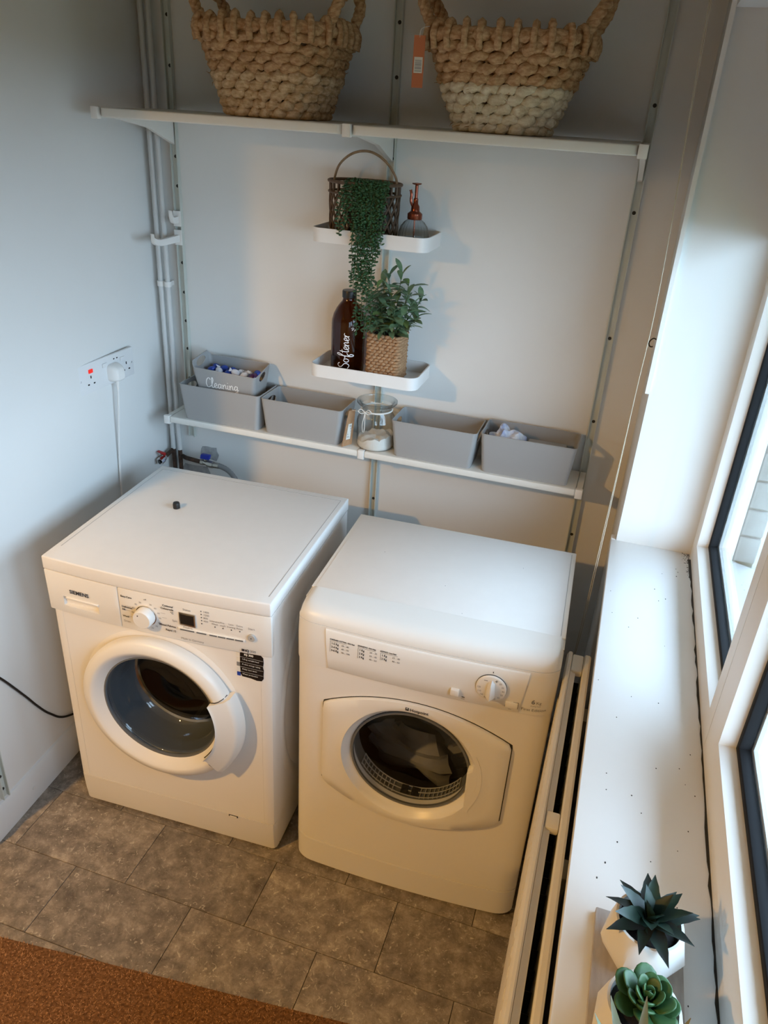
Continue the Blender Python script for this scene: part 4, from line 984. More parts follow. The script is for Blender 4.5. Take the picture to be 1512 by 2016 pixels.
for P in (pA, pB): obj('cord_strand', Mesh().tube([p - bo for p in catmull(P, 8)], 0.00085, 6), M_['cord'], bc)
obj('cord_joiner', Mesh().lathe([(0.004, 0), (0.0055, 0.004), (0.0055, 0.014), (0.003, 0.018)], 12, Vector((1.4175, -0.5, 0.622)) - bo), M_['plastic_white'], bc)
for dx in (-0.003, 0.003): obj('cord_strand', Mesh().tube([Vector((1.4175 + dx * .5, -0.5, 0.622)) - bo, Vector((1.4175 + dx, -0.5, 0.578)) - bo], 0.001, 6), M_['twine'], bc)
obj('toggle', Mesh().lathe([(0.0050, -0.024), (0.0075, -0.020), (0.0085, 0.0), (0.007, 0.004), (0.0, 0.0045)], 16, Vector((1.4175, -0.5, 0.574)) - bo), M_['plastic_white'], bc)
P = catmull([(1.4615, -0.14, 1.385), (1.455, -0.14, 1.387), (1.449, -0.14, 1.382), (1.446, -0.14, 1.374), (1.450, -0.14, 1.366), (1.457, -0.14, 1.366)], 6)
tag(obj('screw_hook', Mesh().tube(P, 0.0016, 8), M_['seam']), 'small dark open screw hook beside the blind cord', 'hook')

# ================================================================ STORAGE BINS
def bin_thing(lab, x0, x1, y0, y1, z, h, taper=0.012, grp=None, hump=False):
    w1, d1 = x1 - x0, y1 - y0
    cx, cy = (x0 + x1) / 2, (y0 + y1) / 2
    t = thing('storage_bin', lab, 'storage bin', (cx, cy, z), 0, grp)
    n = 6; T = 0.0022; m = Mesh(); levels = 7
    def loop(k, inset, zz):
        w = w1 - 2 * taper * (1 - k) - 2 * inset; d = d1 - 2 * taper * .6 * (1 - k) - 2 * inset
        out = []
        for (x, y) in rrect(w, d, max(0.003, 0.013 - inset), n):
            dz = 0
            if hump and k == 1:
                e = max(0.0, (abs(x) / (w / 2) - 0.55) / 0.45)
                dz = (0.040 * e * e if x < 0 else 0.006 * e) * (1 - (abs(y) / (d / 2)) ** 2.5 * 0.85)
                if x > 0: dz = 0.004 * e * (y / (d / 2)) - 0.002 * e
            out.append((x, y, zz + dz))
        return out
    L = [loop(0, 0, 0.0)] + [loop(k / levels, 0, h * k / levels) for k in range(1, levels + 1)] + [loop(1, T, h)] + [loop(k / levels, T, h * k / levels) for k in range(levels - 1, 0, -1)] + [loop(0, T, 0.003)]
    m.loft(L)
    b = obj('bin_shell', m, M_['bin'], t)
    hz = h + 0.004 if hump else h - 0.026
    def ell(xc, zc, ry, rz):
        return Mesh().loft([[(xx, ry * cos(a), zc + rz * sin(a)) for a in [2 * PI * i / 24 for i in range(24)]] for xx in (xc - 0.03, xc + 0.03)])
    cut(b, [ell(-w1 / 2, hz, 0.036 if not hump else 0.030, 0.0135), ell(w1 / 2, (h - 0.020 if hump else hz), 0.036 if not hump else 0.024, 0.0135)])
    # rolled rim
    m = Mesh(); Q = loop(1, T / 2, h)
    m.tube(Q, 0.0019, 6, closed=True)
    obj('rim', m, M_['bin'], t)
    return t
G = None
bin_thing('grey bin at the left end of the shelf holding the lettered bin', 0.0900, 0.3680, -0.152, -0.018, ZL + 0.0002, 0.113)
bin_thing('empty grey bin between the stacked bins and the glass jar', 0.3715, 0.6360, -0.152, -0.018, ZL + 0.0002, 0.110)
bin_thing('empty grey bin immediately right of the glass jar', 0.7890, 1.0440, -0.152, -0.018, ZL + 0.0002, 0.110)
bin_thing('grey bin at the right end holding patterned cloth', 1.0530, 1.3220, -0.150, -0.018, ZL + 0.0002, 0.115)
# packet inside the left bin that carries the small bin
tag(obj('packet', Mesh().box((0.124, -0.125, ZL + 0.0045), (0.338, -0.045, ZL + 0.066)), M_['plastic_white'], bevel=0.006), 'white packet lying inside the left grey bin under the lettered bin', 'packet')
sbn = bin_thing('small grey lettered bin with high handles stacked in the left bin', 0.137, 0.350, -0.138, -0.020, ZL + 0.072, 0.100, taper=0.016, hump=True)
sbn.rotation_euler = (math.radians(5), 0, math.radians(2)); sbn.location.z += 0.004
def fr_(x, z): return -0.0590 + 0.016 * .6 * (1 - z / 0.100) - 0.0008
m, wlen = script_ribbon('Cleaning', 0.0165, 0.0011 / 0.0165, lambda x, y: (x - 0.062, fr_(x, 0.044 + y), 0.044 + y))
obj('lettering', m, M_['print_white'], sbn, smooth=False)
rs = random.Random(21)
pod_me = {}
for k, mm in (('white', 'wrap_white'), ('blue', 'wrap_blue'), ('purple', 'wrap_purple')):
    def pil(p):
        return Vector((p.x * 1.25, p.y * 0.95, p.z * (0.62 + 0.25 * (1 - abs(p.x)))))
    m = Mesh().ball((0, 0, 0), 1, 12, 8).map(pil)
    m.map(lambda p: p * 0.0125)
    if k == 'white':
        m.add([(-0.0155, -.004, 0), (-0.023, -.009, .002), (-0.023, .009, -.002), (-0.0155, .004, 0)], [(0, 1, 2, 3)])
        m.add([(0.0155, -.004, 0), (0.023, -.009, -.002), (0.023, .009, .002), (0.0155, .004, 0)], [(0, 1, 2, 3)])
    pod_me[k] = m.mesh('detergent_tablet', M_[mm])
n_ = 0
for iy in range(3):
    for ix in range(6):
        k = rs.choice(('white', 'blue', 'purple', 'blue', 'white'))
        x = 0.172 + ix * 0.0285 + rs.uniform(-.003, .003); y = -0.112 + iy * 0.028 + rs.uniform(-.002, .002)
        o = obj('detergent_tablet', pod_me[k], None, loc=(x, y, ZL + 0.072 + 0.072 + rs.uniform(0.0, 0.010) + (y + .08) * .08), rot=(rs.uniform(-.7, .7), rs.uniform(-.7, .7), rs.uniform(0, 6)))
        tag(o, 'small shiny %s wrapped tablet lying in the lettered bin' % k, 'tablet', '%s tablets in the lettered bin' % k)
flr = obj('tablet_bed', Mesh().box((-0.078, -0.040, 0.004), (0.078, 0.040, 0.052)), M_['wrap_blue'], sbn, bevel=0.004)
flr['kind'] = 'stuff'
# cloth in the right bin
m = Mesh().ball((0, 0, 0), 1.0, 40, 26)
def fold(p):
    n = p.normalized()
    r = 1 + 0.13 * sin(7 * n.x + 3 * n.z + 1) + 0.10 * sin(11 * n.x - 6 * n.y) + 0.06 * sin(17 * n.z + 8 * n.x)
    return Vector((n.x * 0.050 * r, n.y * 0.044 * r, n.z * 0.052 * r))
cl = tag(obj('cloth', m.map(fold), M_['cloth']), 'crumpled white cloth with blue pattern in the right-hand bin', 'cloth'); cl.location = (1.120, -0.085, ZL + 0.068)
m = Mesh().loft([[(x, -0.135 + 0.10 * k / 6, ZL + 0.084 - 0.0015 * sin(9 * x * 10 + k) - (0.02 if k in (0, 6) else 0)) for x in [1.175 + 0.115 * i / 10 for i in range(11)]] for k in range(7)], False, False, closed=False)
tag(obj('folded_liner', Mesh().box((1.178, -0.128, ZL + 0.005), (1.290, -0.045, ZL + 0.088)), M_['bin'], bevel=0.006), 'folded grey cloth packed beside the patterned cloth', 'cloth')

# ================================================================ GLASS JAR
jar = thing('glass_jar', 'clear ribbed glass storage jar with white powder and twine bow', 'jar', (0.726, -0.093, ZL + 0.0002))
def rib(r, z, a): return r
prof = [(0.050, 0.0), (0.0555, 0.004), (0.057, 0.012), (0.057, 0.06), (0.0575, 0.075), (0.056, 0.090), (0.050, 0.104), (0.0445, 0.113), (0.0435, 0.120), (0.047, 0.127), (0.056, 0.134), (0.0605, 0.139), (0.0605, 0.144), (0.056, 0.1455), (0.0515, 0.142), (0.046, 0.130)]
m = Mesh(); n = 72; L = []
for r, z in prof:
    L.append([((r + (0.0011 * cos(18 * 2 * PI * j / n) if 0.06 < z < 0.105 else 0)) * cos(2 * PI * j / n), (r + (0.0011 * cos(18 * 2 * PI * j / n) if 0.06 < z < 0.105 else 0)) * sin(2 * PI * j / n), z) for j in range(n)])
m.loft(L, True, False)
obj('jar_glass', m, M_['clear_glass'], jar, ang=60)
rs = random.Random(8)
m = Mesh().lathe([(0.052, 0.002), (0.0548, 0.006), (0.0552, 0.012), (0.0552, 0.030), (0.0548, 0.033), (0.045, 0.034), (0.032, 0.037), (0.018, 0.034), (0.0, 0.036)], 48)
m.map(lambda p: p + Vector((0, 0, (0.005 * sin(95 * p.x + 1) * sin(80 * p.y) + 0.0025 * sin(230 * p.x + 160 * p.y) + 0.18 * p.x) if p.z > .0295 else 0)))
obj('powder', m, M_['powder'], jar)
obj('twine_band', Mesh().tube([(0.0462 * cos(2 * PI * i / 30), 0.0462 * sin(2 * PI * i / 30), 0.1175) for i in range(30)], 0.0024, 6, closed=True), M_['twine'], jar)
ba = math.radians(-100)
bx, by = 0.0495 * cos(ba) - 0.012, 0.0495 * sin(ba)
for sgn in (-1, 1):
    P = catmull([(bx, by, 0.118), (bx + sgn * 0.012, by - 0.004, 0.128), (bx + sgn * 0.020, by - 0.003, 0.120), (bx + sgn * 0.010, by - 0.003, 0.114), (bx, by, 0.118)], 6)
    obj('bow_loop', Mesh().tube(P, 0.0011, 6), M_['twine'], jar)
    P = catmull([(bx, by, 0.117), (bx + sgn * 0.002, by - 0.006, 0.100), (bx + sgn * 0.004, by - 0.0105, 0.080), (bx + sgn * 0.002, by - 0.0105, 0.060)], 6)
    obj('twine_tail', Mesh().tube(P, 0.001, 6), M_['twine'], jar)
# kraft tag hanging from the twine
A, B, C_, D = Vector((0.6555, -0.142, 1.062)), Vector((0.6640, -0.110, 1.058)), Vector((0.6600, -0.122, 0.9495)), Vector((0.6415, -0.157, 0.9505))
A, B, C_, D = [q - Vector(jar.location) for q in (A, B, C_, D)]
nn = (B - A).cross(D - A).normalized() * 0.0008
tg = obj('kraft_tag', Mesh().loft([[A - nn, B - nn, C_ - nn, D - nn], [A + nn, B + nn, C_ + nn, D + nn]]), M_['kraft'], jar, label='brown card tag with a paper label')
def on_tag(u, v, o): return A + (B - A) * u + (D - A) * v + (C_ - B - (D - A)) * u * v + nn * o
sg = 1 if nn.dot(CAM - Vector(jar.location)) > 0 else -1
obj('tag_label', Mesh().loft([[on_tag(u, v, sg * 1.05) for u, v in ((.28, .38), (.72, .38), (.72, .82), (.28, .82))], [on_tag(u, v, sg * 1.5) for u, v in ((.28, .38), (.72, .38), (.72, .82), (.28, .82))]]), M_['paper'], tg)
m = Mesh()
for k in range(3):
    for j in range(5):
        u0, v0 = .36 + .12 * k, .42 + .075 * j
        m.add([on_tag(u, v, sg * 1.7) for u, v in ((u0, v0), (u0 + .06, v0), (u0 + .06, v0 + .05), (u0, v0 + .05))], [(0, 1, 2, 3)])
o = obj('tag_print', m, M_['print_grey'], tg, smooth=False); o['kind'] = 'stuff'
obj('tag_string', Mesh().tube([Vector((bx, by, 0.118)), (A + B) / 2], 0.0007, 5), M_['twine'], jar)

# ================================================================ TWO WHITE TRAY SHELVES
def tray(z, h, lab):
    t = thing('tray_shelf', lab, 'shelf', (0.700, -0.0895, z))
    P = rrect(0.322, 0.174, 0.030, 7); Q = rrect(0.322 - 0.007, 0.174 - 0.007, 0.0265, 7)
    obj('tray_floor', Mesh().loft([[(x, y, 0.0) for x, y in Q], [(x, y, 0.004) for x, y in Q]]), M_['tray'], t)
    obj('tray_rim', Mesh().loft([[(x, y, 0) for x, y in P], [(x, y, h) for x, y in P], [(x, y, h) for x, y in Q], [(x, y, 0) for x, y in Q], [(x, y, 0) for x, y in P]], False, False), M_['tray'], t)
    return t
T1, T2 = 1.534, 1.163
tray(T1, 0.036, 'upper white tray shelf under the rattan basket'); tray(T2, 0.036, 'lower white tray shelf under the amber bottle')
F1, F2 = T1 + 0.0042, T2 + 0.0042

# ---- amber bottle
bt = thing('amber_bottle', 'brown amber glass bottle with white handwritten lettering and black cap', 'bottle', (0.6270, -0.093, F2))
BR = 0.0485
obj('bottle_glass', Mesh().lathe([(0.044, 0.0), (0.0475, 0.003), (BR, 0.010), (BR, 0.140), (0.0475, 0.152), (0.043, 0.168), (0.035, 0.184), (0.026, 0.197), (0.020, 0.204), (0.0185, 0.210), (0.0185, 0.214)], 48), M_['amber'], bt, ang=60)
obj('cap', Mesh().lathe([(0.0205, 0.2142), (0.0208, 0.230), (0.0195, 0.2335), (0.0, 0.2338)], 28), M_['black_cap'], bt, bevel=0.0)
A0 = math.radians(17)
def cyl(x, y, zc=0.075, sc=1.0):
    """reading direction runs up the bottle; glyph tops point left"""
    ph = A0 - (y - 0.006) / BR
    r = BR + 0.0004
    return (r * sin(ph), -r * cos(ph), zc + x)
m, wlen = script_ribbon('Softener', 0.0150, 0.00085 / 0.0150, lambda x, y: cyl(x, y, 0.022))
obj('lettering', m, M_['print_white'], bt, smooth=False)
m = Mesh()
for st in ([(0.0, 0.004), (0.004, 0.0), (0.010, 0.002)], [(0.003, -0.005), (0.006, 0.001), (0.005, 0.006)], [(-0.002, -0.003), (0.001, -0.006), (0.004, -0.008)]):
    P = catmull([(a, b, 0) for a, b in st], 6)
    a_ = [cyl(p.x, p.y - 0.011, 0.131) for p in P]; b_ = [cyl(p.x + 0.0012, p.y - 0.0098, 0.131) for p in P]
    k = len(P); m.add(a_ + b_, [(i, i + 1, k + i + 1, k + i) for i in range(k - 1)])
obj('small_motif', m, M_['print_white'], bt, smooth=False)

# ---- glass spray bottle
sp = thing('spray_bottle', 'small ribbed glass spray bottle with copper coloured pump', 'spray bottle', (0.806, -0.110, F1))
m = Mesh(); n = 96; L = []
for r, z in [(0.034, 0.0), (0.0385, 0.003), (0.0395, 0.010), (0.0395, 0.024), (0.0385, 0.036), (0.034, 0.050), (0.026, 0.061), (0.019, 0.067), (0.0155, 0.071), (0.0155, 0.074)]:
    q = 0.0014 if 0.005 < z < 0.066 else 0.0
    L.append([((r + q * cos(24 * 2 * PI * j / n)) * cos(2 * PI * j / n), (r + q * cos(24 * 2 * PI * j / n)) * sin(2 * PI * j / n), z) for j in range(n)])
obj('bottle_glass', m.loft(L, True, False), M_['clear_glass'], sp, ang=70)
obj('water', Mesh().lathe([(0.0355, 0.002), (0.0368, 0.010), (0.0368, 0.022), (0.0, 0.022)], 32), M_['water'], sp)
obj('collar', Mesh().lathe([(0.0185, 0.068), (0.0195, 0.070), (0.0195, 0.082), (0.012, 0.088)], 28, cap=True), M_['copper'], sp)
obj('dip_tube', Mesh().tube([(0, 0, 0.0675), (0.001, 0, 0.005)], 0.0022, 8), M_['copper'], sp)
pm = obj('pump_body', Mesh().lathe([(0.0115, 0.0885), (0.0105, 0.100), (0.0065, 0.106), (0.006, 0.118), (0.0042, 0.120), (0.0042, 0.150)], 20), M_['copper'], sp)
obj('plunger', Mesh().lathe([(0.0042, 0.1502), (0.0118, 0.153), (0.0125, 0.1555), (0.0, 0.1568)], 24), M_['copper'], pm)
obj('nozzle', Mesh().tube(catmull([(-0.006, -0.002, 0.098), (-0.012, -0.004, 0.112), (-0.0115, -0.004, 0.128), (-0.0145, -0.005, 0.139)], 5), [0.0036] * 12 + [0.0036, 0.003, 0.0042, 0.0042], 10), M_['copper'], pm)

# ================================================================ RATTAN BASKET with trailing plant
rb = thing('rattan_basket', 'dark open lattice rattan basket with arched cane handle', 'basket', (0.6590, -0.0905, F1 + 0.0016))
RXB, RYB, RH = 0.0955, 0.0690, 0.143
def ell(a, z, k=1.0): return Vector((RXB * k * cos(a) * (0.955 + 0.045 * z / RH), RYB * k * sin(a) * (0.955 + 0.045 * z / RH), z))
NL = 22
for sgn in (-1, 1):
    for i in range(NL):
        a0 = 2 * PI * i / NL
        P = [ell(a0 + sgn * 2 * PI / NL * 2.6 * t / 10, 0.004 + (RH - 0.030) * t / 10, 1.0 + (0.012 if sgn > 0 else -0.012)) for t in range(11)]
        obj('lattice_strand', Mesh().tube(P, 0.0026, 6), M_['rattan'], rb)
for z, r in ((0.003, 0.0042), (RH - 0.026, 0.0032), (RH, 0.0042)):
    obj('hoop', Mesh().tube([ell(2 * PI * i / 48, z, 1.03) for i in range(48)], r, 8, closed=True), M_['rattan'], rb)
for i in range(26): obj('rim_peg', Mesh().tube([ell(2 * PI * i / 26, RH - 0.025, 1.0), ell(2 * PI * i / 26, RH, 1.0)], 0.0024, 6), M_['rattan'], rb)
obj('basket_base', Mesh().loft([[ell(2 * PI * i / 32, 0.001, 0.97) for i in range(32)], [ell(2 * PI * i / 32, 0.004, 0.97) for i in range(32)]]), M_['rattan'], rb)
P = catmull([(-0.088, 0.0, RH - 0.03), (-0.0875, 0.0, RH), (-0.072, 0.0, RH + 0.040), (-0.035, 0.0, RH + 0.068), (0.010, 0.0, RH + 0.074), (0.052, 0.0, RH + 0.055), (0.081, 0.0, RH + 0.022), (0.0885, 0.0, RH - 0.006), (0.0885, 0, RH - 0.03)], 8)
obj('handle', Mesh().tube(P, 0.0032, 8), M_['rattan_handle'], rb)

tp = thing('trailing_plant', 'dark green trailing string plant spilling from the rattan basket', 'plant', (0.660, -0.090, F1 + 0.006))
obj('inner_pot', Mesh().lathe([(0.042, 0.0), (0.052, 0.080), (0.048, 0.080), (0.0, 0.076)], 24, sy=.8), M_['soil'], tp)
rs = random.Random(31)
def trailing(x0, y0, path, n, spread):
    """one strand: a stem with round leaves in pairs (joined: each leaf is only a few pixels)"""
    P = catmull(path, 10); m = Mesh(); m.m = 1
    m.tube(P[::3] + [P[-1]], 0.0010, 5); m.m = 0
    Ls = [0]
    for i in range(1, len(P)): Ls.append(Ls[-1] + (P[i] - P[i - 1]).length)
    d = 0.004; k = 0
    while d < Ls[-1]:
        i = max(j for j in range(len(P)) if Ls[j] <= d); p = P[i]
        a = rs.uniform(0, 6.28)
        for q in (0, 1):
            a2 = a + PI * q + rs.uniform(-.4, .4); r = rs.uniform(0.0045, 0.0064)
            c = p + Vector((cos(a2), sin(a2) * .8, rs.uniform(-.25, .25))) * (r * 1.15)
            rot = Matrix.Rotation(a2, 3, 'Z') @ Matrix.Rotation(rs.uniform(-.7, .7), 3, 'Y') @ Matrix.Rotation(rs.uniform(-.6, .6), 3, 'X')
            m.ball(c, r, 6, 3, (1.0, 0.82, 0.38), rot)
        d += rs.uniform(0.0075, 0.0115)
    obj('trailing_strand', m, [M_['leaf_dark'], M_['stem']], tp, ang=80)
o_ = Vector(tp.location)
def strand(x, zend, ytop=-0.166, xw=0.0, y0=-0.12):
    xx = x - o_.x
    rz = F1 + RH - o_.z
    yb = -0.1905 - o_.y + rs.uniform(-0.006, 0.002)
    p = [(xx * .6, y0 - o_.y + .03, rz - 0.035), (xx * .9, y0 - o_.y - 0.02, rz + rs.uniform(0.004, 0.012)), (xx, ytop - o_.y - .005, rz - 0.006)]
    z = rz - 0.04; ze = zend - o_.z; k = 0
    while z > ze:
        p.append((xx + xw * k + rs.uniform(-.0035, .0035), yb + rs.uniform(-.003, .003), z)); z -= 0.035; k += 1
    p.append((xx + xw * k, yb, ze))
    trailing(x, 0, p, 0, 0)
for x, ze in ((0.630, 1.562), (0.639, 1.575), (0.646, 1.590), (0.653, 1.640)): strand(x, ze)
for x, ze in ((0.665, 1.440), (0.672, 1.428), (0.680, 1.455), (0.687, 1.436), (0.694, 1.420), (0.701, 1.470), (0.708, 1.430), (0.715, 1.400), (0.722, 1.455), (0.729, 1.500), (0.736, 1.520), (0.743, 1.545)):
    strand(x, ze)
for x, ze in ((0.684, 1.302), (0.698, 1.335), (0.709, 1.300), (0.722, 1.330)): strand(x, ze)
for i in range(13):        # dense top of the plant between the hoop and the rim
    strand(0.664 + 0.0066 * i, F1 + rs.uniform(0.02, 0.08))
for i in range(12):
    a = rs.uniform(0, 2 * PI); r = rs.uniform(0.2, 0.8)
    b = (RXB * r * cos(a), RYB * r * sin(a))
    trailing(0, 0, [(b[0] * .5, b[1] * .5, 0.09), (b[0] * .8, b[1] * .8, 0.125), (b[0], b[1], 0.138), (b[0] * 1.05, b[1] * 1.05, 0.128)], 0, 0)

# ================================================================ WOVEN ROWS (used by three baskets)
def woven_row(path, N, r, amp, vamp, phase, n=6, per=7, seed=0, bulge=0.35, jit=0.12, flat=1.0):
    """one row: two strands twisted round each other along a closed path(t) -> (point, outward normal)"""
    rr = random.Random(seed); m = Mesh()
    for s in (0, 1):
        P, R_ = [], []
        K = N * per
        for i in range(K):
            t = i / K; p, nrm = path(t)
            th = PI * N * t + phase + PI * s
            j = 1 + jit * 2 * rr.uniform(-1, 1)
            P.append(p + nrm * (amp * cos(th) * (1 + jit * rr.uniform(-1, 1)) + amp * jit * 1.2 * rr.uniform(-1, 1)) + Vector((0, 0, vamp * sin(th) * j + r * jit * 1.6 * rr.uniform(-1, 1))))
            R_.append(r * (1 + bulge * cos(th)) * (1 + jit * 1.2 * rr.uniform(-1, 1)))
        m.tube(P, R_, n, closed=True, flat=flat)
    return m
def rr_path(w, d, r, z, ex=None):
    """closed rounded-rectangle path by arc length"""
    pts = [Vector((x, y, z)) for x, y in rrect(w, d, r, 8)]
    Ls = [0]
    for i in range(len(pts)): Ls.append(Ls[-1] + (pts[(i + 1) % len(pts)] - pts[i]).length)
    def f(t):
        d_ = (t % 1.0) * Ls[-1]; i = 0
        while i < len(pts) - 1 and Ls[i + 1] < d_: i += 1
        a, b = pts[i], pts[(i + 1) % len(pts)]
        p = a.lerp(b, (d_ - Ls[i]) / max(1e-9, Ls[i + 1] - Ls[i]))
        e = b - a
        if e.length < 1e-9: e = Vector((-p.y, p.x, 0))
        return p, Vector((e.y, -e.x, 0)).normalized()
    return f

# ---- square reed planter with shrub
PX, PY = 0.7500, -0.1030
sh = thing('potted_shrub', 'bushy green leafy plant in a square brown woven planter', 'plant', (PX, PY, F2))
PW, PD, PH = 0.094, 0.086, 0.134
obj('planter_liner', Mesh().loft([[(x, y, z) for x, y in rrect(PW - 0.012, PD - 0.012, 0.006, 3)] for z in (0.001, PH - 0.006)]), M_['soil'], sh)
NR = 15
for k in range(NR):
    z = 0.0085 + (PH - 0.013) * k / (NR - 1)
    obj('woven_row', woven_row(rr_path(PW - .006, PD - .006, 0.007, z), 22, 0.0040, 0.0032, 0.0007, PI * (k % 2) * 0.5, seed=k), M_['planter_weave'], sh, ang=80)
rs = random.Random(44)
def leaf_mesh(name, L, w, mat_, curl, n=6, fold_=0.25, point=1.6, thick=0.0004):
    m = Mesh(); Lp = []
    for i in range(n + 1):
        t = i / n
        ww = w * (0.16 + 0.84 * sin(PI * min(1, t ** 1.35 * 0.93 + 0.03)) ** 0.9) * (1 if t < 0.98 else .45)
        z = curl * L * t * t
        Lp.append([(L * t, -ww, z + fold_ * ww), (L * t, 0, z), (L * t, ww, z + fold_ * ww), (L * t, 0, z - thick * 2)])
    return m.loft(Lp).mesh(name, mat_, ang=60)
leaf_a = leaf_mesh('leaf', 0.048, 0.0088, M_['leaf_mid'], -0.30)
leaf_b = leaf_mesh('leaf', 0.040, 0.0078, M_['leaf_mid'], -0.55)
leaf_c = leaf_mesh('leaf', 0.038, 0.0082, M_['leaf_light'], -0.25)
def place_leaf(me, parent, p, az, el, roll, s=1.0):
    o = bpy.data.objects.new('leaf', me); COL.objects.link(o); o.parent = parent
    R_ = Matrix.Rotation(az, 4, 'Z') @ Matrix.Rotation(-el, 4, 'Y') @ Matrix.Rotation(roll, 4, 'X')
    o.matrix_local = Matrix.Translation(p) @ R_ @ Matrix.Scale(s, 4)
    return o
stems = [(-0.030, 0.010, -0.048, -0.012, 0.085), (-0.020, -0.030, -0.040, -0.045, 0.060), (0.000, 0.015, -0.010, 0.010, 0.150), (0.010, -0.020, 0.015, -0.040, 0.110),
         (0.025, 0.015, 0.045, 0.020, 0.135), (0.030, -0.015, 0.066, -0.022, 0.085), (0.020, 0.025, 0.080, 0.035, 0.090), (0.030, -0.030, 0.045, -0.050, 0.045),
         (-0.015, 0.020, -0.030, 0.030, 0.125), (0.012, 0.0, 0.032, -0.010, 0.165), (-0.02, -0.01, -0.052, -0.035, 0.095), (0.015, -0.025, 0.030, -0.055, 0.075), (-0.010, -0.015, -0.030, -0.030, 0.130), (0.02, 0.005, 0.060, -0.030, 0.115), (-0.005, -0.030, -0.008, -0.052, 0.080), (0.035, 0.0, 0.084, -0.005, 0.055)]
for a, b, c, d, h in stems:
    P = catmull([(a * .6, b * .6, PH - 0.012), ((a + c) / 2, (b + d) / 2, PH + h * 0.45), (c, d, PH + h)], 8)
    s_ = obj('stem', Mesh().tube(P, [0.0016 - 0.0008 * i / len(P) for i in range(len(P))], 6), M_['stem'], sh)
    lean = math.atan2(d, c) if abs(c) + abs(d) > .02 else 0
    nl = 7 + int(h / 0.014)
    for k in range(nl):
        t = 0.22 + 0.78 * (k + 1) / nl; p = P[min(len(P) - 1, int(t * (len(P) - 1)))]
        az = 2.4 * k + rs.uniform(-.5, .5) + lean
        if p.y + PY > -0.06 and sin(az) > 0.2: az = -az         # leaves against the wall turn outwards
        el = rs.uniform(-0.1, 0.65) + (0.55 if k >= nl - 3 else 0)
        if p.z < PH + 0.03: el = max(el, 0.1)
        me = leaf_c if rs.random() < 0.13 else (leaf_a if rs.random() < .6 else leaf_b)
        if PX + p.x + 0.045 * cos(az) < 0.684 and F2 + p.z < 1.40: az = PI - az
        place_leaf(me, s_, p, az, el, rs.uniform(-.5, .5), rs.uniform(0.8, 1.15))

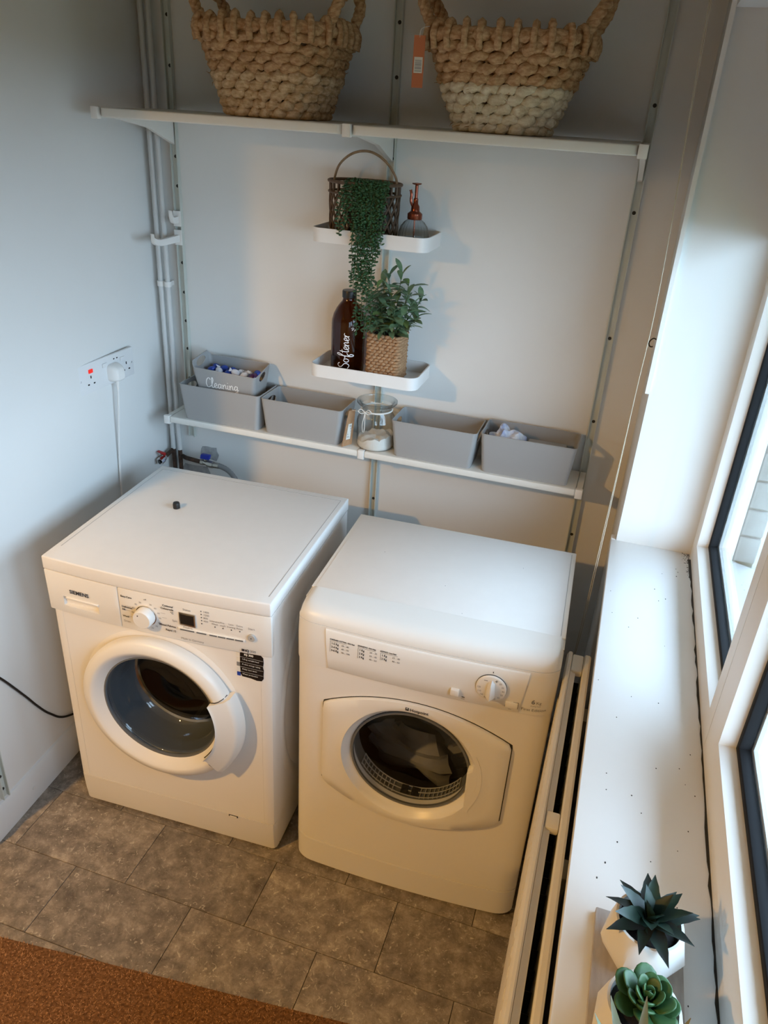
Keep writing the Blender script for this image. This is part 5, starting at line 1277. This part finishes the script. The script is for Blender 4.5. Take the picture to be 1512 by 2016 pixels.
# ================================================================ TWO LARGE SEAGRASS BASKETS
def big_basket(lab, cx, cy, z, wb, db, wt, dt, H, rows_, split, mats_, N, seed, handle_tilt):
    t = thing('wicker_basket', lab, 'basket', (cx, cy, z))
    rr = random.Random(seed)
    h = H / rows_
    r0 = h * 0.44
    for k in range(rows_):
        f = (k + 0.5) / rows_
        w = wb + (wt - wb) * f ** 0.9; d = db + (dt - db) * f ** 0.9
        zz = h * (k + 0.5)
        pth = rr_path(w - 0.022, d - 0.022, min(w, d) * 0.30, zz)
        wr = woven_row(pth, N, r0, 0.0085, r0 * 0.38, PI * .5 * (k % 2) + rr.uniform(-.25, .25), n=7, per=7, seed=seed * 50 + k, bulge=0.45, jit=0.20)
        wr.map(lambda p: Vector((p.x, p.y, max(p.z, 0.0003))))
        obj('woven_row', wr, mats_[0] if k < split else mats_[1], t, ang=85)
    obj('basket_lining', Mesh().loft([[(x, y, zz) for x, y in rrect(wb + (wt - wb) * (zz / H) ** .9 - 0.040, db + (dt - db) * (zz / H) ** .9 - 0.040, min(wb, db) * .25, 6)] for zz in (0.006, H * .25, H * .5, H * .75, H * .97)] +
        [[(x, y, zz) for x, y in rrect(wb + (wt - wb) * (zz / H) ** .9 - 0.046, db + (dt - db) * (zz / H) ** .9 - 0.046, min(wb, db) * .25, 6)] for zz in (H * .97, H * .5, 0.012)]), M_['rattan'], t)
    # vertical wraps over the rim
    pth = rr_path(wt - 0.018, dt - 0.018, min(wt, dt) * 0.30, 0)
    NW = 30
    for i in range(NW):
        p, nn_ = pth((i + rr.uniform(-.12, .12)) / NW)
        q = [p + nn_ * 0.012 + Vector((0, 0, H - 0.035)), p + nn_ * 0.016 + Vector((0, 0, H - 0.010)), p + nn_ * 0.008 + Vector((0, 0, H + 0.010 + rr.uniform(0, .005))), p - nn_ * 0.006 + Vector((0, 0, H + 0.006)), p - nn_ * 0.010 + Vector((0, 0, H - 0.02))]
        P = catmull(q, 4)
        obj('rim_wrap', Mesh().tube(P, [0.0095 * (1 + .15 * rr.uniform(-1, 1)) for _ in P], 6, flat=.8), mats_[1], t, ang=85)
    obj('rim_coil', Mesh().tube([pth(i / 60)[0] + Vector((0, 0, H - 0.002 + 0.002 * sin(i * 2.1))) for i in range(60)], 0.009, 7, closed=True), mats_[1], t, ang=85)
    # loop handles at both ends
    for sgn in (-1, 1):
        x = sgn * (wt / 2 - 0.012); hw = dt * 0.26
        base = catmull([(x * .96, -hw, H - 0.03), (x * 1.02, -hw, H + 0.012), (x * 1.10 + sgn * handle_tilt * .35, -hw * .9, H + 0.05), (x * 1.10 + sgn * handle_tilt, 0, H + 0.085), (x * 1.10 + sgn * handle_tilt * .35, hw * .9, H + 0.05), (x * 1.02, hw, H + 0.012), (x * .96, hw, H - 0.03)], 8)
        m = Mesh(); K = len(base)
        for s in (0, 1, 2):
            P, R_ = [], []
            for i, p in enumerate(base):
                tg_ = (base[min(i + 1, K - 1)] - base[max(i - 1, 0)]).normalized(); u = tg_.cross(Vector((1, 0, 0))).normalized(); v = tg_.cross(u)
                th = i * 0.75 + 2 * PI * s / 3
                P.append(p + (u * cos(th) + v * sin(th)) * 0.0062); R_.append(0.0078 * (1 + .12 * rr.uniform(-1, 1)))
            m.tube(P, R_, 6)
        obj('handle', m, mats_[1], t, ang=85)
    # loose fibres
    m = Mesh()
    for i in range(70):
        f = rr.random(); w = wb + (wt - wb) * f; d = db + (dt - db) * f
        p, nn_ = rr_path(w, d, min(w, d) * .3, H * f)(rr.random())
        e = p + nn_ * rr.uniform(0.004, 0.014) + Vector((rr.uniform(-.012, .012), rr.uniform(-.006, .006), rr.uniform(-.016, .008)))
        if e.z < 0.004: continue
        m.tube([p - nn_ * .004, (p + e) / 2 + nn_ * 0.003, e], [0.0009, 0.0007, 0.0002], 4)
    o = obj('loose_fibre', m, mats_[1], t); o['kind'] = 'stuff'
    return t
big_basket('brown wicker basket on the left half of the high shelf', 0.464, -0.205, ZU + 0.0008, 0.222, 0.205, 0.346, 0.290, 0.190, 10, 5, (M_['tan_weave'], M_['brown_weave']), 22, 3, 0.012)
b2 = big_basket('two-tone wicker basket, cream below brown, on the right half of the high shelf', 1.027, -0.205, ZU + 0.0008, 0.196, 0.200, 0.352, 0.285, 0.190, 10, 5, (M_['cream_weave'], M_['brown_weave']), 22, 4, 0.022)
# swing tag on the two-tone basket
o2 = Vector(b2.location)
A = Vector((0.838, -0.330, 2.000)) - o2
tg = obj('price_tag', Mesh().box((0, -0.0004, -0.098), (0.0245, 0.0004, 0.0)), mat('orange_card', (0.55, 0.17, 0.07), 0.7), b2, loc=A, rot=(0, 0, 0.1), label='orange card tag with a white bar code panel')
tp_ = obj('bar_code_panel', Mesh().box((0.003, -0.0009, -0.070), (0.0215, -0.0005, -0.040)), M_['paper'], tg)
m = Mesh(); rs = random.Random(9); z = -0.067
while z < -0.046:
    hh = rs.uniform(0.0005, 0.0014); m.add([(0.005, -0.00105, z), (0.0195, -0.00105, z), (0.0195, -0.00105, z + hh), (0.005, -0.00105, z + hh)], [(0, 1, 2, 3)]); z += hh + rs.uniform(0.0006, 0.0014)
obj('bars', m, M_['print_grey'], tg, smooth=False)['kind'] = 'stuff'
obj('tag_loop', Mesh().tube(catmull([(0.012, 0, -0.004), (0.014, 0.002, 0.012), (0.030, 0.012, 0.018)], 5), 0.0008, 5), M_['twine'], tg)

# ================================================================ DOORMAT
mat_pts = [(0.030, -1.318), (1.385, -1.166), (1.385, -2.05), (0.030, -2.05)]
cm = mat('coir_brown', (0.10, 0.047, 0.021), 0.95, noise=(150, (0.22, 0.11, 0.05), 0.95), bump=(260, 1.0), spec=0.1)
dmt = thing('doormat', 'brown coir mat lying across the front of the tiled floor', 'mat', (0.0, 0, 0))
obj('backing', Mesh().prism(mat_pts, 0.0003, 0.006, 'xy'), cm, dmt)
rs = random.Random(77); m = Mesh()
e0, e1 = Vector((0.030, -1.318)), Vector((1.385, -1.166))
V, Fc = [], []
for i in range(26000):
    u = rs.random(); v = rs.random() * 0.52
    x = e0.x + (e1.x - e0.x) * u * 0.86; y = e0.y + (e1.y - e0.y) * u * .86 - v
    a = rs.uniform(0, 6.28); w = rs.uniform(.0008, .0016); h = rs.uniform(0.0015, 0.0045); L = rs.uniform(.003, .009)
    dx, dy = cos(a), sin(a); k = len(V)
    V += [(x - dy * w, y + dx * w, 0.0055), (x + dy * w, y - dx * w, 0.0055), (x + dx * L, y + dy * L, 0.0055 + h)]; Fc.append((k, k + 1, k + 2))
m.v, m.f, m.mi = V, Fc, [0 if rs.random() < .5 else 1 for _ in Fc]
me = bpy.data.meshes.new('pile'); me.from_pydata(V, [], Fc); me.materials.append(cm); me.materials.append(mat('coir_light', (0.40, 0.215, 0.105), 0.95, spec=.1))
for p, i in zip(me.polygons, m.mi): p.material_index = i
o = obj('pile', me, None, dmt); o['kind'] = 'stuff'

# ================================================================ SUCCULENTS ON THE SILL
ZP = ZS + 0.0002
tag(obj('stone_board', Mesh().box((1.4885, -1.86, ZP), (1.598, -1.4415, ZP + 0.010)), M_['plank'], bevel=0.0012), 'grey stone-look board on the sill under the white pots', 'board')
ZB = ZP + 0.0102
def pot(t, rt, rm, H, n=5, tw=0.0):
    """round rim running down into broad facets that meet in soft creases"""
    K = 40; L = []
    def lp(r, z, f, sh):
        out = []
        for j in range(K):
            a = 2 * PI * j / K; b_ = (a + sh + tw) % (2 * PI / n) - PI / n
            k = cos(PI / n) / cos(b_) * 1.06
            rr_ = r * (1 + f * (k - 1)); out.append((rr_ * cos(a), rr_ * sin(a), z))
        return out
    L = [lp(rm * .74, 0, .6, 0), lp(rm * .90, H * .16, 1, 0), lp(rm, H * .40, 1, 0.0), lp((rm + rt) / 2 + .002, H * .72, .6, 0), lp(rt + .004, H - .001, 0, 0), lp(rt + .0035, H, 0, 0), lp(rt + .0005, H, 0, 0), lp(rt - .001, H - .012, 0, 0)]
    obj('faceted_pot', Mesh().loft(L, True, False), M_['pot'], t, ang=28)
    obj('soil', Mesh().lathe([(rt - 0.0015, H - 0.009), (rt * .5, H - 0.005), (0, H - 0.004)], 24), M_['soil'], t)
def blade(name, L, w, th, curl, mats_, n=7, serr=0.0, cup=0.35):
    m = Mesh(); Lp = []
    for i in range(n + 1):
        t = i / n
        ww = w * ((0.72 + 0.9 * t - 1.62 * t * t) if t < 0.999 else 0.0) * (1 + serr * (1 if i % 2 else -1)); ww = max(ww, 0.0003)
        z = curl * L * t * t; h = th * (1 - t) + 0.0003
        Lp.append([(L * t, -ww, z + cup * ww), (L * t, -ww * .5, z - h * .6), (L * t, 0, z - h), (L * t, ww * .5, z - h * .6), (L * t, ww, z + cup * ww), (L * t, 0, z + h * 0.25)])
    return m.loft(Lp).mesh(name, mats_, ang=40)
def put(me, parent, name, az, el, p=(0, 0, 0), s=1.0, roll=0.0):
    o = bpy.data.objects.new(name, me); COL.objects.link(o); o.parent = parent
    o.matrix_local = Matrix.Translation(p) @ Matrix.Rotation(az, 4, 'Z') @ Matrix.Rotation(-el, 4, 'Y') @ Matrix.Rotation(roll, 4, 'X') @ Matrix.Scale(s, 4)
    return o
rs = random.Random(5)
t = thing('succulent', 'dark spiky aloe-like succulent in the white pot farthest from the camera', 'plant', (1.5440, -1.490, ZB))
pot(t, 0.0365, 0.049, 0.066, 7, 0.3)
al = blade('leaf', 0.058, 0.0135, 0.004, -0.10, M_['aloe'], n=9, serr=0.05); al2 = blade('leaf', 0.056, 0.0120, 0.0035, -0.30, M_['aloe_tip'], n=9, serr=0.05)
for k in range(10): put(al2, t, 'leaf', 2 * PI * k / 9 + rs.uniform(-.15, .15) + .2, rs.uniform(0.30, 0.58), (0, 0, 0.064), rs.uniform(.9, 1.05), rs.uniform(-.3, .3))
for k in range(7): put(al, t, 'leaf', 2 * PI * k / 7 + rs.uniform(-.2, .2), rs.uniform(0.60, 0.85), (0, 0, 0.064), rs.uniform(.85, 1.02), rs.uniform(-.3, .3))
for k in range(4): put(al, t, 'leaf', 2 * PI * k / 4 + .6, rs.uniform(1.1, 1.35), (0, 0, 0.066), rs.uniform(.55, .8))
t = thing('succulent', 'bright green round-leaved rosette succulent in the middle white pot', 'plant', (1.5400, -1.597, ZB))
pot(t, 0.0365, 0.049, 0.064, 7, 0.1)
def spoon(p):                      # plump leaf: narrow at the foot, round and slightly cupped at the end
    q = (p.x + 1) / 2; w = 0.38 + 0.62 * min(1, q * 1.7)
    return Vector((0.002 + 0.030 * q, 0.0118 * p.y * w, 0.0034 * p.z * (0.6 + 0.4 * w) + 0.009 * q * q + 0.0045 * (p.y * w) ** 2 * q))
ro = Mesh().ball((0, 0, 0), 1, 12, 8).map(lambda p: Vector((-p.z, p.y, p.x))).map(spoon).mesh('leaf', M_['rosette'], ang=80)
for ring_, (n, el, s_, z) in enumerate(((7, 0.10, 1.30, 0.064), (6, 0.34, 1.06, 0.070), (5, 0.62, .82, 0.074), (4, 0.95, .56, 0.077), (2, 1.25, .36, 0.079))):
    for k in range(n): put(ro, t, 'leaf', 2 * PI * k / n + ring_ * 0.47 + rs.uniform(-.16, .16), el + rs.uniform(-.12, .12), (0, 0, z), s_ * rs.uniform(.88, 1.08), rs.uniform(-.25, .25))
t = thing('succulent', 'pale spiky succulent in the white pot nearest the camera', 'plant', (1.5330, -1.700, ZB))
pot(t, 0.0365, 0.049, 0.062, 7, 0.5)
spk = blade('leaf', 0.098, 0.0090, 0.004, 0.06, M_['spike'])
for k in range(12): put(spk, t, 'leaf', 2 * PI * k / 12 + rs.uniform(-.12, .12), rs.uniform(0.45, 0.95), (0, 0, 0.058), rs.uniform(.85, 1.1), rs.uniform(-.3, .3))
for k in range(5): put(spk, t, 'leaf', 2 * PI * k / 5 + .4, rs.uniform(1.1, 1.4), (0, 0, 0.060), rs.uniform(.7, .9))
